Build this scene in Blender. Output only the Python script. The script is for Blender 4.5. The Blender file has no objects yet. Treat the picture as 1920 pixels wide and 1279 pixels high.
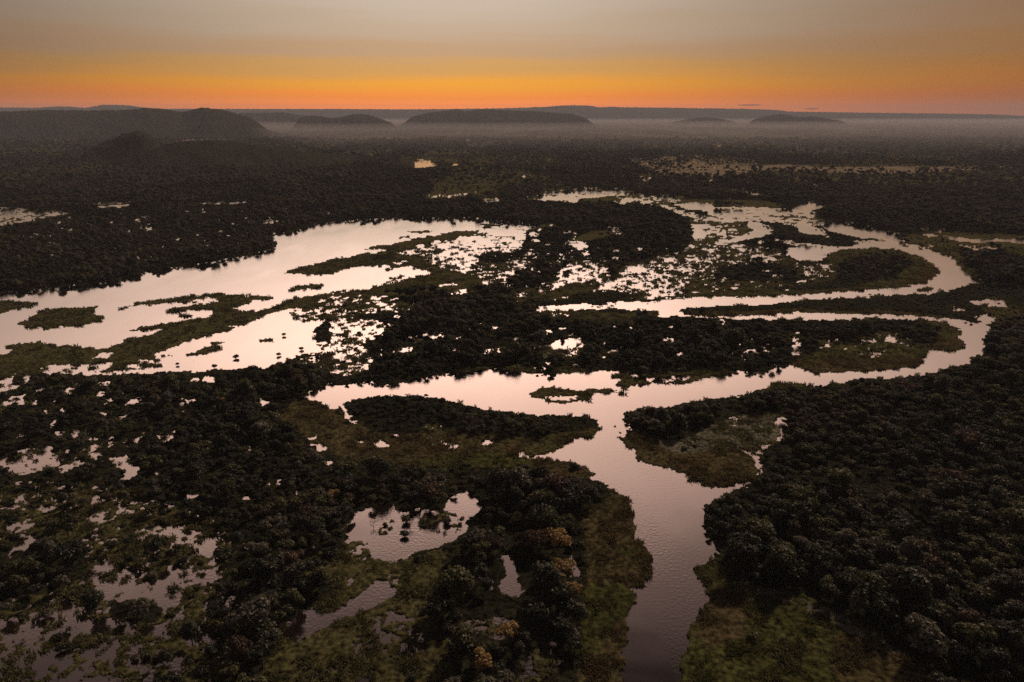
import bpy, math, random
import numpy as np

random.seed(7)
rng = np.random.default_rng(7)
SC = bpy.context.scene
COL = SC.collection
R = math.radians

# ------------------------------------------------------------------ camera
CAM_H = 150.0          # metres above the water
F = 1274.0             # focal length in pixels of a 1920 wide frame
HOR = 214.0            # true horizon, pixel row
CX, CY = 960.0, 639.5
PITCH = math.atan((CY - HOR) / F)
CP, SP = math.cos(PITCH), math.sin(PITCH)
cd = bpy.data.cameras.new('camera')
cam = bpy.data.objects.new('camera', cd)
COL.objects.link(cam)
cd.sensor_width = 36.0
cd.lens = F / 1920.0 * 36.0
cam.location = (0, 0, CAM_H)
cam.rotation_euler = (math.pi / 2 - PITCH, 0, 0)
cd.clip_start = 1.0
cd.clip_end = 90000.0
SC.camera = cam


def lin(c):
    c = c / 255.0
    return c / 12.92 if c <= 0.04045 else ((c + 0.055) / 1.055) ** 2.4


def srgb(r, g, b, k=1.0):
    return (lin(r) * k, lin(g) * k, lin(b) * k, 1.0)


# ------------------------------------------------------------------ world
SUN_AZ = 36.0          # degrees right of the view axis
GLOW_AZ = -5.0         # middle of the twilight arch
SUN_EL = 36.0
world = bpy.data.worlds.new('World')
SC.world = world
world.use_nodes = True
wt = world.node_tree
wt.nodes.clear()
WN = wt.nodes.new
WL = wt.links.new


def wmath(op, a=None, b=None, c=None):
    n = WN('ShaderNodeMath'); n.operation = op
    for i, v in enumerate((a, b, c)):
        if v is None:
            continue
        if isinstance(v, (int, float)):
            n.inputs[i].default_value = v
        else:
            WL(v, n.inputs[i])
    return n.outputs[0]


tc = WN('ShaderNodeTexCoord')
sep = WN('ShaderNodeSeparateXYZ')
WL(tc.outputs['Generated'], sep.inputs[0])
elev = wmath('ARCSINE', sep.outputs[2])
e01 = wmath('DIVIDE', wmath('MAXIMUM', elev, 0.0), math.pi / 2)
# faint streaks: the layers of thin cloud low over the horizon
mp = WN('ShaderNodeMapping')
mp.inputs['Scale'].default_value = (1.6, 1.6, 22.0)
WL(tc.outputs['Generated'], mp.inputs[0])
nz = WN('ShaderNodeTexNoise')
nz.inputs['Scale'].default_value = 2.2
nz.inputs['Detail'].default_value = 5.0
WL(mp.outputs[0], nz.inputs['Vector'])
streak = wmath('MULTIPLY', wmath('SUBTRACT', nz.outputs[0], 0.5), 0.22)
tpos = wmath('MULTIPLY', wmath('POWER', e01, 0.5), wmath('ADD', 1.0, streak))


def ramp(stops):
    n = WN('ShaderNodeValToRGB')
    n.color_ramp.interpolation = 'EASE'
    el = n.color_ramp.elements
    while len(el) > 1:
        el.remove(el[0])
    for i, (deg, col) in enumerate(stops):
        p = math.sqrt(deg / 90.0)
        e = el[0] if i == 0 else el.new(p)
        e.position = p
        e.color = col
    WL(tpos, n.inputs[0])
    return n.outputs[0]


glow = ramp([(0.0, srgb(252, 128, 44, 2.3)), (0.7, srgb(254, 130, 6, 1.9)), (1.3, srgb(252, 140, 0, 1.4)),
             (2.2, srgb(246, 162, 28, 1.22)), (3.4, srgb(222, 166, 92, 1.04)), (4.6, srgb(204, 166, 128)), (6.2, srgb(204, 178, 152)),
             (8.5, srgb(208, 188, 168)), (12.0, (1.28, .95, .79, 1)), (17.0, (1.62, 1.14, .92, 1)), (24.0, (1.72, 1.15, .92, 1)),
             (30.0, (2.05, 1.38, 1.14, 1)), (37.0, (.90, .60, .53, 1)), (46.0, (.055, .042, .044, 1)), (60.0, (.03, .026, .03, 1)),
             (90.0, (.02, .018, .022, 1))])
away = ramp([(0.0, srgb(110, 56, 40)), (1.5, srgb(108, 48, 18)), (4.2, srgb(80, 56, 36)),
             (8.5, srgb(64, 52, 42)), (17.0, srgb(104, 86, 80)), (28.0, srgb(80, 68, 68)),
             (46.0, (.035, .03, .034, 1)), (90.0, (.02, .018, .022, 1))])
# how far the direction turns away from the glow
hx = wmath('ADD', wmath('MULTIPLY', sep.outputs[0], math.sin(R(GLOW_AZ))),
           wmath('MULTIPLY', sep.outputs[1], math.cos(R(GLOW_AZ))))
hl = wmath('SQRT', wmath('ADD', wmath('MULTIPLY', sep.outputs[0], sep.outputs[0]),
                         wmath('MULTIPLY', sep.outputs[1], sep.outputs[1])))
cosaz = wmath('DIVIDE', hx, wmath('MAXIMUM', hl, 0.001))
fac = wmath('POWER', wmath('MULTIPLY', wmath('ADD', cosaz, 1.0), 0.5), 14.0)
mix = WN('ShaderNodeMix'); mix.data_type = 'RGBA'
WL(fac, mix.inputs['Factor'])
WL(away, mix.inputs[6]); WL(glow, mix.inputs[7])
sky = WN('ShaderNodeTexSky')
sky.sky_type = 'NISHITA'
sky.sun_disc = False
sky.sun_elevation = R(1.0)
sky.sun_rotation = R(SUN_AZ)
sky.dust_density = 3.0
bg1 = WN('ShaderNodeBackground'); bg1.inputs['Strength'].default_value = 1.0
bg2 = WN('ShaderNodeBackground'); bg2.inputs['Strength'].default_value = 0.01
WL(mix.outputs[2], bg1.inputs['Color'])
WL(sky.outputs[0], bg2.inputs['Color'])
ads = WN('ShaderNodeAddShader')
WL(bg1.outputs[0], ads.inputs[0]); WL(bg2.outputs[0], ads.inputs[1])
wo = WN('ShaderNodeOutputWorld')
WL(ads.outputs[0], wo.inputs['Surface'])

# ------------------------------------------------------------------ sun lamp, put high above the sunset glow so tree tops catch light
sd = bpy.data.lights.new('sun', 'SUN')
sun = bpy.data.objects.new('sun', sd)
COL.objects.link(sun)
sd.energy = 2.8
sd.angle = R(4.0)
sd.color = (1.0, 0.72, 0.50)
sun.location = (0, 0, 900)
sun.rotation_euler = (-(math.pi / 2 - R(SUN_EL)), 0, -R(SUN_AZ))

SC.view_settings.view_transform = 'Standard'
SC.view_settings.look = 'None'
SC.view_settings.gamma = 1.0
SC.view_settings.exposure = 0.0
SC.view_settings.use_curve_mapping = False
SC.render.engine = 'CYCLES'
SC.cycles.max_bounces = 5
SC.cycles.diffuse_bounces = 2
SC.cycles.glossy_bounces = 2
SC.cycles.transmission_bounces = 2
SC.cycles.volume_bounces = 0
SC.cycles.use_denoising = False
SC.cycles.caustics_reflective = False
SC.cycles.caustics_refractive = False


# ------------------------------------------------------------------ projection helpers
def to_px(x, y, z=0.0):
    dz = z - CAM_H
    zc = y * CP - dz * SP
    yc = y * SP + dz * CP
    zc = np.maximum(zc, 1e-3)
    return CX + F * x / zc, CY - F * yc / zc


def to_ground(px, py, z=0.0):
    a = (np.asarray(px, float) - CX) / F
    b = (CY - np.asarray(py, float)) / F
    dy = CP + b * SP
    dz = -SP + b * CP
    t = (z - CAM_H) / dz
    return a * t, dy * t


def at_dist(px, py, d):
    """point on pixel (px,py) whose ground distance along y is d"""
    a = (px - CX) / F
    b = (CY - py) / F
    dy = CP + b * SP
    dz = -SP + b * CP
    t = d / dy
    return a * t, d, CAM_H + dz * t


# ------------------------------------------------------------------ noise
def _hash(ix, iy, seed):
    h = (ix.astype(np.int64) * 374761393 + iy.astype(np.int64) * 668265263 + seed * 974634777) & 0xFFFFFFFF
    h = ((h ^ (h >> 13)) * 1274126177) & 0xFFFFFFFF
    h = h ^ (h >> 16)
    return (h & 0xFFFF) / 65535.0


def vnoise(x, y, seed=0):
    ix = np.floor(x); iy = np.floor(y)
    fx = x - ix; fy = y - iy
    fx = fx * fx * fx * (fx * (fx * 6 - 15) + 10)
    fy = fy * fy * fy * (fy * (fy * 6 - 15) + 10)
    ix = ix.astype(np.int64); iy = iy.astype(np.int64)
    a = _hash(ix, iy, seed); b = _hash(ix + 1, iy, seed)
    c = _hash(ix, iy + 1, seed); d = _hash(ix + 1, iy + 1, seed)
    return (a + (b - a) * fx) * (1 - fy) + (c + (d - c) * fx) * fy


def fbm(x, y, seed=0, octs=4, gain=0.5):
    s = np.zeros_like(x, dtype=float); amp = 1.0; tot = 0.0
    for k in range(octs):
        ca, sa = math.cos(k * 0.9), math.sin(k * 0.9)
        s += amp * vnoise((x * ca - y * sa) * 2.03 ** k, (x * sa + y * ca) * 2.03 ** k, seed + 17 * k)
        tot += amp; amp *= gain
    return s / tot


def scaled(fn, k):
    """noise whose grain grows with distance in blended steps of two: fn(grain) -> values"""
    lk = np.log2(np.maximum(k, 1e-6))
    lo = np.floor(lk); f = lk - lo
    f = f * f * (3 - 2 * f)
    out = np.zeros_like(k)
    for l in np.unique(np.concatenate([np.unique(lo), np.unique(lo) + 1])):
        w = np.where(lo == l, 1 - f, 0) + np.where(lo + 1 == l, f, 0)
        if np.any(w > 0):
            m = w > 0
            out[m] += (w[m] / np.sqrt(w[m] ** 2 + (1 - w[m]) ** 2)) * (fn(2.0 ** l, m) - 0.5)
    return out + 0.5


def uni(n):
    """fbm value -> roughly uniform 0..1"""
    return 0.5 * (1 + np.tanh((n - 0.5) / 0.135 * 0.8))


# ------------------------------------------------------------------ the survey map: water, trees and cover
W_, H_ = 1920, 1280
WET = np.zeros((H_, W_), np.float32)      # share of open water
TRE = np.ones((H_, W_), np.float32)       # density of trees
SIZ = np.ones((H_, W_), np.float32)       # size of trees
CVR = np.zeros((H_, W_), np.int8)         # kind of ground cover
FOREST, OLIVE, BROWN, BRIGHT, DRY, SCRUB = range(6)


def fill(poly):
    pts = [tuple(map(float, q.split(','))) for q in poly.split()]
    ys = [q[1] for q in pts]
    y0, y1 = max(0, int(math.floor(min(ys)))), min(H_ - 1, int(math.ceil(max(ys))))
    m = np.zeros((max(0, y1 - y0 + 1), W_), bool)
    n = len(pts)
    for j in range(y0, y1 + 1):
        yc = j + 0.5
        xs = []
        for i in range(n):
            (ax, ay), (bx, by) = pts[i], pts[(i + 1) % n]
            if (ay <= yc) != (by <= yc):
                xs.append(ax + (yc - ay) * (bx - ax) / (by - ay))
        xs.sort()
        for a, b in zip(xs[::2], xs[1::2]):
            ia, ib = max(0, int(round(a))), min(W_, int(round(b)))
            if ib > ia:
                m[j - y0, ia:ib] = True
    return y0, y1, m


def paint(poly, wet=None, tree=None, size=None, cover=None):
    y0, y1, m = fill(poly)
    for arr, v in ((WET, wet), (TRE, tree), (SIZ, size), (CVR, cover)):
        if v is not None:
            arr[y0:y1 + 1][m] = v


def water(poly):
    paint(poly, 1.0, 0.0, 1.0, OLIVE)


def grass(poly, cover=OLIVE, tree=0.0, size=0.5, wet=0.0):
    paint(poly, wet, tree, size, cover)


def marsh(poly, wet=0.5, tree=0.35, size=0.6, cover=OLIVE):
    if 0.2 < wet < 0.9:
        wet = wet + 0.06; tree = tree * 0.7; size = size * 0.8
    paint(poly, wet, tree, size, cover)


def woods(poly, tree=1.0, size=1.0, wet=0.0):
    paint(poly, wet, tree, size, FOREST)


#MAP_BEGIN
# far plain, pale fields
grass('0,250 160,252 200,262 190,280 120,290 0,292', OLIVE, 0.25, 1.0)
grass('330,262 420,262 440,268 330,272', DRY, 0.3, 1.0)
grass('780,292 900,288 960,296 900,310 800,306', OLIVE, 0.4, 0.8)
grass('820,345 930,342 945,362 905,375 800,368', OLIVE, 0.25, 0.8)
marsh('1160,300 1240,294 1330,292 1420,300 1410,330 1330,335 1230,326', 0.10, 0.35, 0.8, DRY)
grass('1404,312 1470,309 1560,314 1660,312 1790,313 1925,312 1925,317 1800,320 1690,326 1560,324 1450,319 1404,320', DRY, 0.25, 0.8)
grass('1700,292 1800,294 1860,300 1740,302', OLIVE, 0.4, 0.8)

# small far pools
for q in ('749,300 770,298 792,300 822,311 800,315 778,316 757,309', '975,327 993,328 990,333 978,331', '558,286 574,287 572,290 560,289',
          '688,288 699,292 695,294', '905,374 934,373 938,378 912,379', '1199,331 1222,333 1218,341 1203,338',
          '163,381 213,376 257,373 253,378 227,382 165,385', '183,387 247,384 225,390 190,390',
          '363,378 410,377 465,375 462,381 420,382 370,382', '50,258 66,257 66,260 51,260',
          '878,271 896,270 894,274 880,274', '900,268 925,268 924,271 905,271', '950,266 962,267 958,270',
          '1520,348 1535,347 1532,350', '1310,340 1342,338 1330,342',
          '1362,350 1400,353 1435,360 1428,366 1412,366 1395,358 1372,356', '1362,370 1375,372 1368,375'):
    water(q)
marsh('478,412 500,408 545,408 545,415 500,420 482,420', 0.75, 0.2)
marsh('790,366 850,364 895,360 850,372 800,372', 0.35, 0.1)
water('-5,389 67,390 40,397 -5,403')
marsh('-5,402 50,398 90,392 135,393 130,405 90,418 30,422 -5,422', 0.55, 0.2)
marsh('25,438 110,438 110,446 30,447', 0.12, 0.8)
paint('-5,425 150,398 480,392 500,440 420,480 250,500 60,530 -5,500', 0.10, 0.62, 0.85, FOREST)
paint('500,395 900,380 960,400 520,415', 0.04, 0.8, 0.9, FOREST)
paint('960,385 1300,390 1300,420 1000,420', 0.05, 0.85, 0.9, FOREST)

# ---- the delta and the marsh in the middle distance
marsh('965,372 1000,368 1040,358 1100,352 1170,354 1195,360 1180,370 1110,372 1080,380 1010,376', 0.68, 0.0)
grass('1080,374 1170,366 1260,372 1330,374 1420,376 1480,384 1440,392 1330,384 1280,383 1240,392 1190,385 1100,386', OLIVE, 0.06, 0.5)
marsh('1155,364 1210,362 1290,368 1270,382 1200,386 1150,384', 0.22, 0.05)
water('1203,366 1225,363 1245,368 1262,374 1281,376 1260,379 1240,372 1212,370')
water('1164,370 1180,372 1200,376 1190,379 1172,376')
water('1155,381 1178,377 1179,382 1160,383')
water('1200,379 1222,376 1220,381 1204,382')
water('1234,383 1250,386 1282,398 1330,408 1376,413 1378,417 1330,415 1282,404 1252,392')
water('1265,384 1300,380 1340,382 1334,390 1350,393 1320,396 1285,392')
water('1327,400 1345,396 1372,398 1395,388 1420,392 1447,393 1490,390 1505,378 1524,376 1553,386 1528,393 1520,402 1545,411 1590,416 1600,420 1560,418 1520,412 1470,414 1420,414 1370,412')
marsh('1327,392 1400,388 1500,392 1530,410 1480,416 1380,414 1330,404', 0.74, 0.02)
marsh('1440,402 1500,398 1540,410 1600,418 1560,424 1480,420', 0.45, 0.1)
# streams inside the delta
grass('1290,412 1400,418 1410,440 1380,452 1300,460', OLIVE, 0.12, 0.6, 0.25)
marsh('1295,420 1330,422 1325,446 1298,446', 0.7, 0.0)
marsh('1330,424 1370,426 1372,440 1330,442', 0.45, 0.0)
woods('1440,425 1490,420 1505,440 1540,446 1600,452 1620,462 1560,462 1500,452 1450,446', 0.55, 0.6)
water('1402,418 1430,418 1446,428 1443,440 1430,444 1392,452 1348,459 1342,455 1378,447 1413,434')
water('1436,417 1493,422 1503,436 1540,442 1551,444 1543,431 1512,422 1470,418')
water('1540,422 1562,415 1613,422 1660,432 1684,437 1694,455 1640,449 1597,444 1553,433')
water('1595,452 1640,453 1690,456 1720,462 1690,466 1620,462')

marsh('1017,420 960,418 900,432 870,440 830,450 780,462 770,470 790,484 800,495 840,505 880,515 920,522 960,540 960,560 1060,566 1100,565 1280,560 1450,550 1560,540 1500,500 1460,470 1380,456 1300,458 1280,440 1200,425 1100,425', 0.42, 0.30, 0.75)
marsh('900,432 960,422 1010,424 985,440 968,470 940,480 900,490 860,510 800,488 785,470 840,455', 0.66, 0.10, 0.6)
marsh('800,490 870,495 900,515 930,530 890,545 850,520 815,505', 0.62, 0.1)
woods('985,430 1060,425 1090,440 1060,455 1050,470 1000,470 975,465 985,450', 0.95, 0.9, 0.04)
woods('975,468 1060,465 1130,460 1180,480 1160,500 1080,490 1000,490 960,480', 0.8, 0.9, 0.15)
woods('1020,425 1200,418 1300,425 1300,450 1280,470 1170,500 1150,520 1130,490 1100,470 1095,450', 1.0, 1.0)
woods('890,480 930,470 960,478 950,492 900,492', 0.9, 0.8, 0.1)
woods('950,545 975,515 1010,500 1060,498 1070,505 1040,525 1000,540', 0.9, 1.0, 0.08)
grass('1085,442 1110,434 1150,430 1148,442 1120,448 1092,452', OLIVE)
marsh('1140,428 1160,426 1170,442 1150,438', 0.6, 0.2)
water('1072,462 1082,456 1104,455 1100,465 1085,470')
marsh('1055,505 1090,498 1115,505 1110,530 1060,542 1020,545 1035,530', 0.68, 0.08)
marsh('1168,505 1180,490 1200,498 1230,510 1170,516', 0.75, 0.1)
marsh('1140,528 1175,520 1230,530 1270,545 1290,552 1230,552 1180,545 1130,545', 0.62, 0.15)
marsh('1205,516 1260,515 1300,530 1265,528', 0.65, 0.1)
marsh('1220,482 1245,475 1260,490 1235,490', 0.6, 0.2)
grass('1080,530 1110,528 1110,550 1040,560 960,572 970,560 1020,552', OLIVE, 0.1, 0.5)
woods('1100,548 1150,544 1210,556 1110,570 1040,574 1030,568', 0.6, 0.6)
marsh('1320,470 1420,462 1440,480 1430,495 1330,490', 0.38, 0.15, 0.6)
woods('1335,500 1440,492 1530,505 1520,525 1440,540 1340,530', 0.9, 0.8, 0.05)
marsh('1290,500 1345,498 1345,520 1290,525', 0.3, 0.4)
marsh('1280,525 1420,525 1500,535 1400,548 1290,548', 0.25, 0.2)
marsh('1490,500 1590,490 1590,510 1560,520 1500,515', 0.4, 0.3)

# ---- left lake
water('-5,550 13,549 67,543 110,540 133,535 160,537 187,532 220,527 253,515 287,508 300,512 313,505 353,500 393,493 433,486 467,478 500,471 518,463 518,455 507,443 520,435 540,437 567,430 593,418 640,417 680,412 727,410 773,408 827,409 873,408 913,412 940,415 980,417 953,419 933,421 907,423 900,432 853,434 813,442 773,448 740,457 700,460 683,468 727,468 720,474 673,478 640,485 640,560 600,640 500,690 300,700 -5,710')
marsh('1010,420 960,419 935,424 985,428', 0.6, 0.0)
# grass shore between lake and marsh
grass('640,485 673,478 720,474 735,467 683,469 700,461 740,457 773,449 813,443 853,435 900,432 890,440 840,450 780,458 772,468 785,485 800,492 850,508 890,518 920,540 880,552 830,548 790,553 730,550 690,562 640,565 600,575 540,580 500,590 470,605 430,625 390,632 360,640 293,668 300,690 -5,712 -5,668 17,657 7,652 33,645 77,643 113,647 140,650 197,655 230,643 233,636 277,632 307,617 243,621 267,612 307,608 350,600 387,597 400,590 430,585 450,586 470,583 500,582 533,567 547,562 583,555 607,552 647,550 673,548 707,538 750,527 783,518 807,513 797,506 780,505 767,500 737,505 700,498 640,500 600,515 540,514')
grass('533,512 547,507 567,502 590,499 610,489 640,485 680,484 720,495 690,500 640,508 620,515 590,517 560,514 545,515', OLIVE)
woods('700,480 735,476 740,487 700,490', 0.7, 0.5)
water('640,506 680,500 730,497 737,504 767,500 780,505 797,507 807,513 783,518 750,527 707,538 673,548 645,551 625,552 600,552 560,560 540,560 555,545 590,530')
for q in ('720,506 735,502 740,506 722,509', '733,521 755,517 760,520 738,527', '718,530 730,527 728,531'):
    grass(q)
water('738,492 752,489 764,492 755,496 740,496')
marsh('740,474 800,462 830,462 800,475 760,480', 0.55, 0.05)
grass('218,580 247,573 260,565 300,562 333,557 380,555 387,552 410,551 433,553 480,556 518,558 517,562 477,565 467,570 445,576 430,582 410,585 400,583 393,570 412,563 395,560 383,559 340,568 318,567 300,573 262,573 225,583')
grass('320,588 327,580 353,575 393,570 420,572 430,585 400,590 395,583 377,580 340,585')
grass('327,597 340,590 365,590 355,597 335,598')
grass('345,568 365,564 368,568 350,570')
water('433,583 450,573 467,571 500,574 520,575 500,582 470,583 448,588')
grass('428,588 440,580 470,586 450,594 428,596', BROWN)
for q in ('535,545 555,537 585,534 608,534 600,540 570,545 545,548', '533,512 545,508 556,511 548,515',
          '556,501 568,499 570,502 558,503', '765,434 800,432 815,433 800,438 770,437', '745,446 760,443 772,441 765,447 748,449',
          '900,421 935,419 930,423 905,424', '118,581 160,577 184,574 187,578 165,580'):
    grass(q)
grass('-5,563 33,566 67,570 45,578 20,583 -5,592', OLIVE, 0.35, 0.3)
grass('30,608 55,600 58,592 75,587 83,581 120,577 150,577 170,581 187,590 195,597 190,603 170,608 145,612 110,613 90,618 60,614', OLIVE)
grass('70,590 110,580 150,582 160,592 150,606 110,608 75,603', OLIVE, 0.6, 0.28)
water('-5,655 22,656 30,660 -5,670')
# pools in the band of grass
for q in ('178,672 195,660 212,666 205,672', '535,594 552,591 560,596 545,600', '430,612 450,610 445,614', '770,544 785,543 795,548 780,551',
          '735,548 752,550 745,553', '845,548 862,542 880,545 870,550 850,552', '815,535 850,531 862,535 830,537'):
    water(q)
marsh('70,690 150,683 215,680 210,690 165,703 120,706 80,700', 0.8, 0.1, 0.6)
marsh('230,690 270,670 300,680 290,692', 0.45, 0.1)
marsh('600,560 660,552 720,556 750,560 720,570 640,572 590,572', 0.30, 0.03, 0.5)
marsh('540,585 620,570 740,565 790,570 770,595 700,590 640,600 560,605', 0.34, 0.30, 0.6)
grass('620,548 680,545 740,540 800,535 870,548 780,556 700,552 640,556', OLIVE, 0.03, 0.4)
# lagoon below the band
water('293,665 360,637 390,629 430,622 447,611 480,618 520,611 560,606 600,603 640,600 660,604 730,602 735,610 720,622 690,640 670,640 600,662 560,667 530,682 480,679 440,678 400,692 350,694 308,690 300,680 320,672')
for q in ('347,665 365,660 385,652 412,649 416,656 390,664 372,668 355,668', '483,638 517,635 510,640 492,643', '395,643 420,641 412,646 398,647', '300,668 320,664 326,668 310,671'):
    grass(q)
marsh('640,602 735,600 730,618 690,640 660,655 610,670 600,655', 0.62, 0.30, 0.7)
marsh('600,655 660,640 700,660 680,690 640,700 600,690', 0.45, 0.35, 0.6, BROWN)
marsh('540,690 560,672 600,668 620,680 600,695 560,700', 0.3, 0.5, 0.7)
woods('590,615 615,600 625,625 620,645 590,640', 0.9, 0.8, 0.0)

# ---- middle forest
woods('640,590 760,585 790,565 880,550 960,560 1000,575 1030,590 1150,603 1260,598 1330,600 1480,602 1500,640 1490,680 1440,697 1360,694 1280,703 1180,700 1110,697 1060,700 1000,702 930,693 860,698 780,710 720,722 650,722 600,718 570,712 560,700 620,690 680,660 690,640 740,610', 1.0, 1.0)
marsh('590,690 640,660 690,655 700,690 650,705', 0.42, 0.45, 0.7)
marsh('740,634 780,630 833,622 835,632 800,640 760,642', 0.78, 0.05)
marsh('740,656 775,652 772,660 750,662', 0.6, 0.1)
water('857,633 868,630 868,640 858,641')
marsh('900,658 950,652 940,662 905,664', 0.55, 0.2)
water('1005,652 1040,645 1062,637 1096,636 1094,648 1080,660 1062,655 1030,656')
grass('1010,660 1080,657 1075,672 1020,672', SCRUB, 0.2, 0.5)
marsh('1130,664 1145,655 1175,650 1160,660', 0.75, 0.05)
marsh('1062,650 1092,645 1085,672 1060,672', 0.45, 0.2)
grass('860,690 960,686 1000,690 1010,700 930,692 870,698', OLIVE, 0.2, 0.5)
marsh('960,682 985,680 975,690', 0.4, 0.0)
grass('1040,692 1060,690 1105,697 1060,701 1045,702', OLIVE, 0.3, 0.5)
marsh('1365,662 1400,658 1450,652 1462,657 1420,664 1370,672', 0.75, 0.1)
marsh('1475,628 1500,622 1500,640 1497,665 1486,665 1488,640', 0.8, 0.05)
grass('1200,705 1260,694 1340,690 1370,697 1320,702 1250,707', OLIVE, 0.15, 0.5)
# inner bend grass
grass('1480,684 1500,672 1540,655 1590,638 1660,625 1720,625 1750,600 1800,618 1806,628 1797,635 1811,645 1806,653 1780,657 1740,657 1728,668 1735,680 1713,690 1647,695 1580,698 1533,700 1510,692', OLIVE, 0.02, 0.4)
grass('1560,672 1640,668 1725,672 1735,680 1713,690 1647,695 1580,698 1530,698 1500,690 1490,684', BROWN, 0.0, 0.4)
grass('1740,640 1790,630 1811,645 1806,653 1760,656 1730,655', BROWN, 0.05, 0.4)
woods('1500,605 1560,600 1640,600 1720,604 1760,612 1755,640 1735,650 1690,630 1650,625 1600,635 1540,660 1500,668 1495,640', 1.0, 0.8)
marsh('1610,638 1650,622 1680,625 1715,640 1712,650 1680,642 1640,642', 0.7, 0.05)
marsh('1580,640 1650,640 1680,655 1640,672 1590,660', 0.28, 0.05, 0.4)
marsh('1535,640 1575,634 1560,648 1540,655', 0.35, 0.2)

# upper bend interior
grass('1556,473 1600,468 1640,466 1680,470 1713,477 1740,488 1753,498 1762,508 1757,518 1730,530 1697,538 1647,543 1580,547 1513,552 1447,557 1350,556 1280,560 1290,550 1400,545 1500,535 1560,520 1570,500 1550,485', OLIVE, 0.05, 0.4)
grass('1730,490 1753,498 1762,508 1757,518 1730,530 1697,538 1690,530 1730,512', BROWN, 0.0, 0.4)
woods('1585,490 1640,480 1690,485 1720,495 1690,505 1680,520 1620,528 1560,530 1570,505', 0.95, 0.8)
woods('1440,540 1560,528 1640,528 1600,540 1500,546', 0.6, 0.6)
water('1480,478 1480,468 1497,463 1480,457 1443,449 1473,452 1513,458 1557,462 1597,464 1640,463 1597,468 1557,473 1547,478 1553,483 1527,492 1493,488')

# ---- channels of the two bends
water('1003,578 1040,573 1057,573 1100,570 1117,573 1160,567 1207,567 1280,561 1297,558 1370,557 1447,557 1513,552 1580,547 1647,543 1697,538 1730,530 1757,518 1762,508 1753,498 1740,488 1713,477 1680,470 1640,466 1597,468 1575,468 1580,463 1597,463 1630,458 1595,452 1627,452 1680,455 1713,460 1747,468 1780,480 1807,493 1817,507 1827,518 1840,530 1813,535 1780,545 1747,552 1713,552 1647,557 1613,558 1547,560 1493,565 1423,572 1367,573 1313,577 1272,580 1270,584 1280,590 1250,594 1230,595 1233,584 1173,580 1073,582 1033,583 1007,584')
grass('1718,545 1735,540 1757,542 1745,546 1725,547', OLIVE)
grass('1630,554 1655,552 1660,556 1640,558', OLIVE)
water('1240,590 1280,589 1313,593 1370,592 1423,592 1500,585 1527,583 1533,588 1630,590 1673,588 1713,591 1763,597 1800,600 1843,610 1830,593 1862,584 1874,598 1852,612 1860,617 1847,627 1843,643 1847,657 1840,667 1820,672 1813,683 1773,692 1740,703 1697,708 1663,712 1633,708 1593,714 1560,719 1547,722 1513,725 1487,718 1450,720 1433,730 1413,735 1390,743 1330,748 1300,759 1280,758 1240,763 1200,768 1173,773 1167,787 1173,797 1187,803 1165,822 1167,830 1192,847 1193,862 1227,873 1280,887 1313,907 1333,915 1372,912 1360,933 1323,947 1317,967 1323,1000 1347,1027 1343,1050 1300,1067 1317,1090 1330,1127 1313,1157 1293,1177 1283,1220 1276,1285 1173,1285 1163,1253 1167,1227 1183,1200 1177,1177 1173,1157 1193,1137 1187,1123 1180,1103 1203,1095 1222,1080 1223,1050 1210,1023 1190,1010 1193,997 1187,977 1183,957 1177,937 1160,923 1133,910 1112,898 1117,890 1103,882 1105,877 1080,872 1057,865 1007,862 980,860 968,855 977,848 1003,855 1040,848 1058,840 1060,830 1073,823 1110,822 1127,805 1120,790 1100,782 1067,782 1000,778 953,773 907,768 867,758 837,750 797,742 773,743 733,742 707,743 660,752 640,757 645,768 660,785 678,797 668,798 645,784 640,766 617,767 607,755 573,753 547,747 553,737 580,723 607,718 627,723 650,722 697,718 720,723 753,718 787,710 827,703 873,698 933,693 967,695 1000,702 1047,702 1060,700 1107,698 1123,695 1153,698 1187,700 1207,708 1280,707 1320,702 1377,697 1437,700 1447,695 1483,683 1510,692 1533,700 1580,698 1647,695 1713,690 1735,680 1727,670 1740,657 1780,657 1807,652 1810,645 1797,635 1805,625 1803,620 1780,610 1747,602 1697,598 1630,597 1567,600 1513,600 1470,598 1407,598 1330,597 1280,593')
# ground between the two channels and right of the outer bend
woods('1270,578 1280,581 1313,577 1367,573 1423,572 1493,565 1547,560 1613,558 1647,557 1713,552 1747,552 1780,545 1840,532 1925,540 1925,590 1860,584 1830,594 1840,606 1800,599 1713,590 1673,587 1630,589 1533,587 1500,584 1423,591 1370,591 1313,592 1285,589', 0.9, 0.55)
grass('1290,587 1400,585 1500,579 1527,582 1560,584 1673,584 1763,592 1763,597 1713,591 1630,590 1533,588 1500,585 1423,592 1313,593', BROWN, 0.1, 0.4)
marsh('1815,565 1863,560 1893,566 1890,576 1840,574', 0.75, 0.1)
marsh('1775,572 1800,578 1815,584 1790,584', 0.5, 0.1)
grass('1840,578 1925,575 1925,610 1875,606', OLIVE, 0.5, 0.5)
grass('1033,583 1073,582 1173,580 1233,584 1232,592 1150,600 1060,598 1030,592', OLIVE, 0.02, 0.4)
woods('1075,581 1140,579 1180,580 1225,584 1220,587 1160,587 1085,586', 0.9, 0.35)
marsh('1010,586 1060,587 1090,594 1040,594', 0.4, 0.05)
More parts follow.
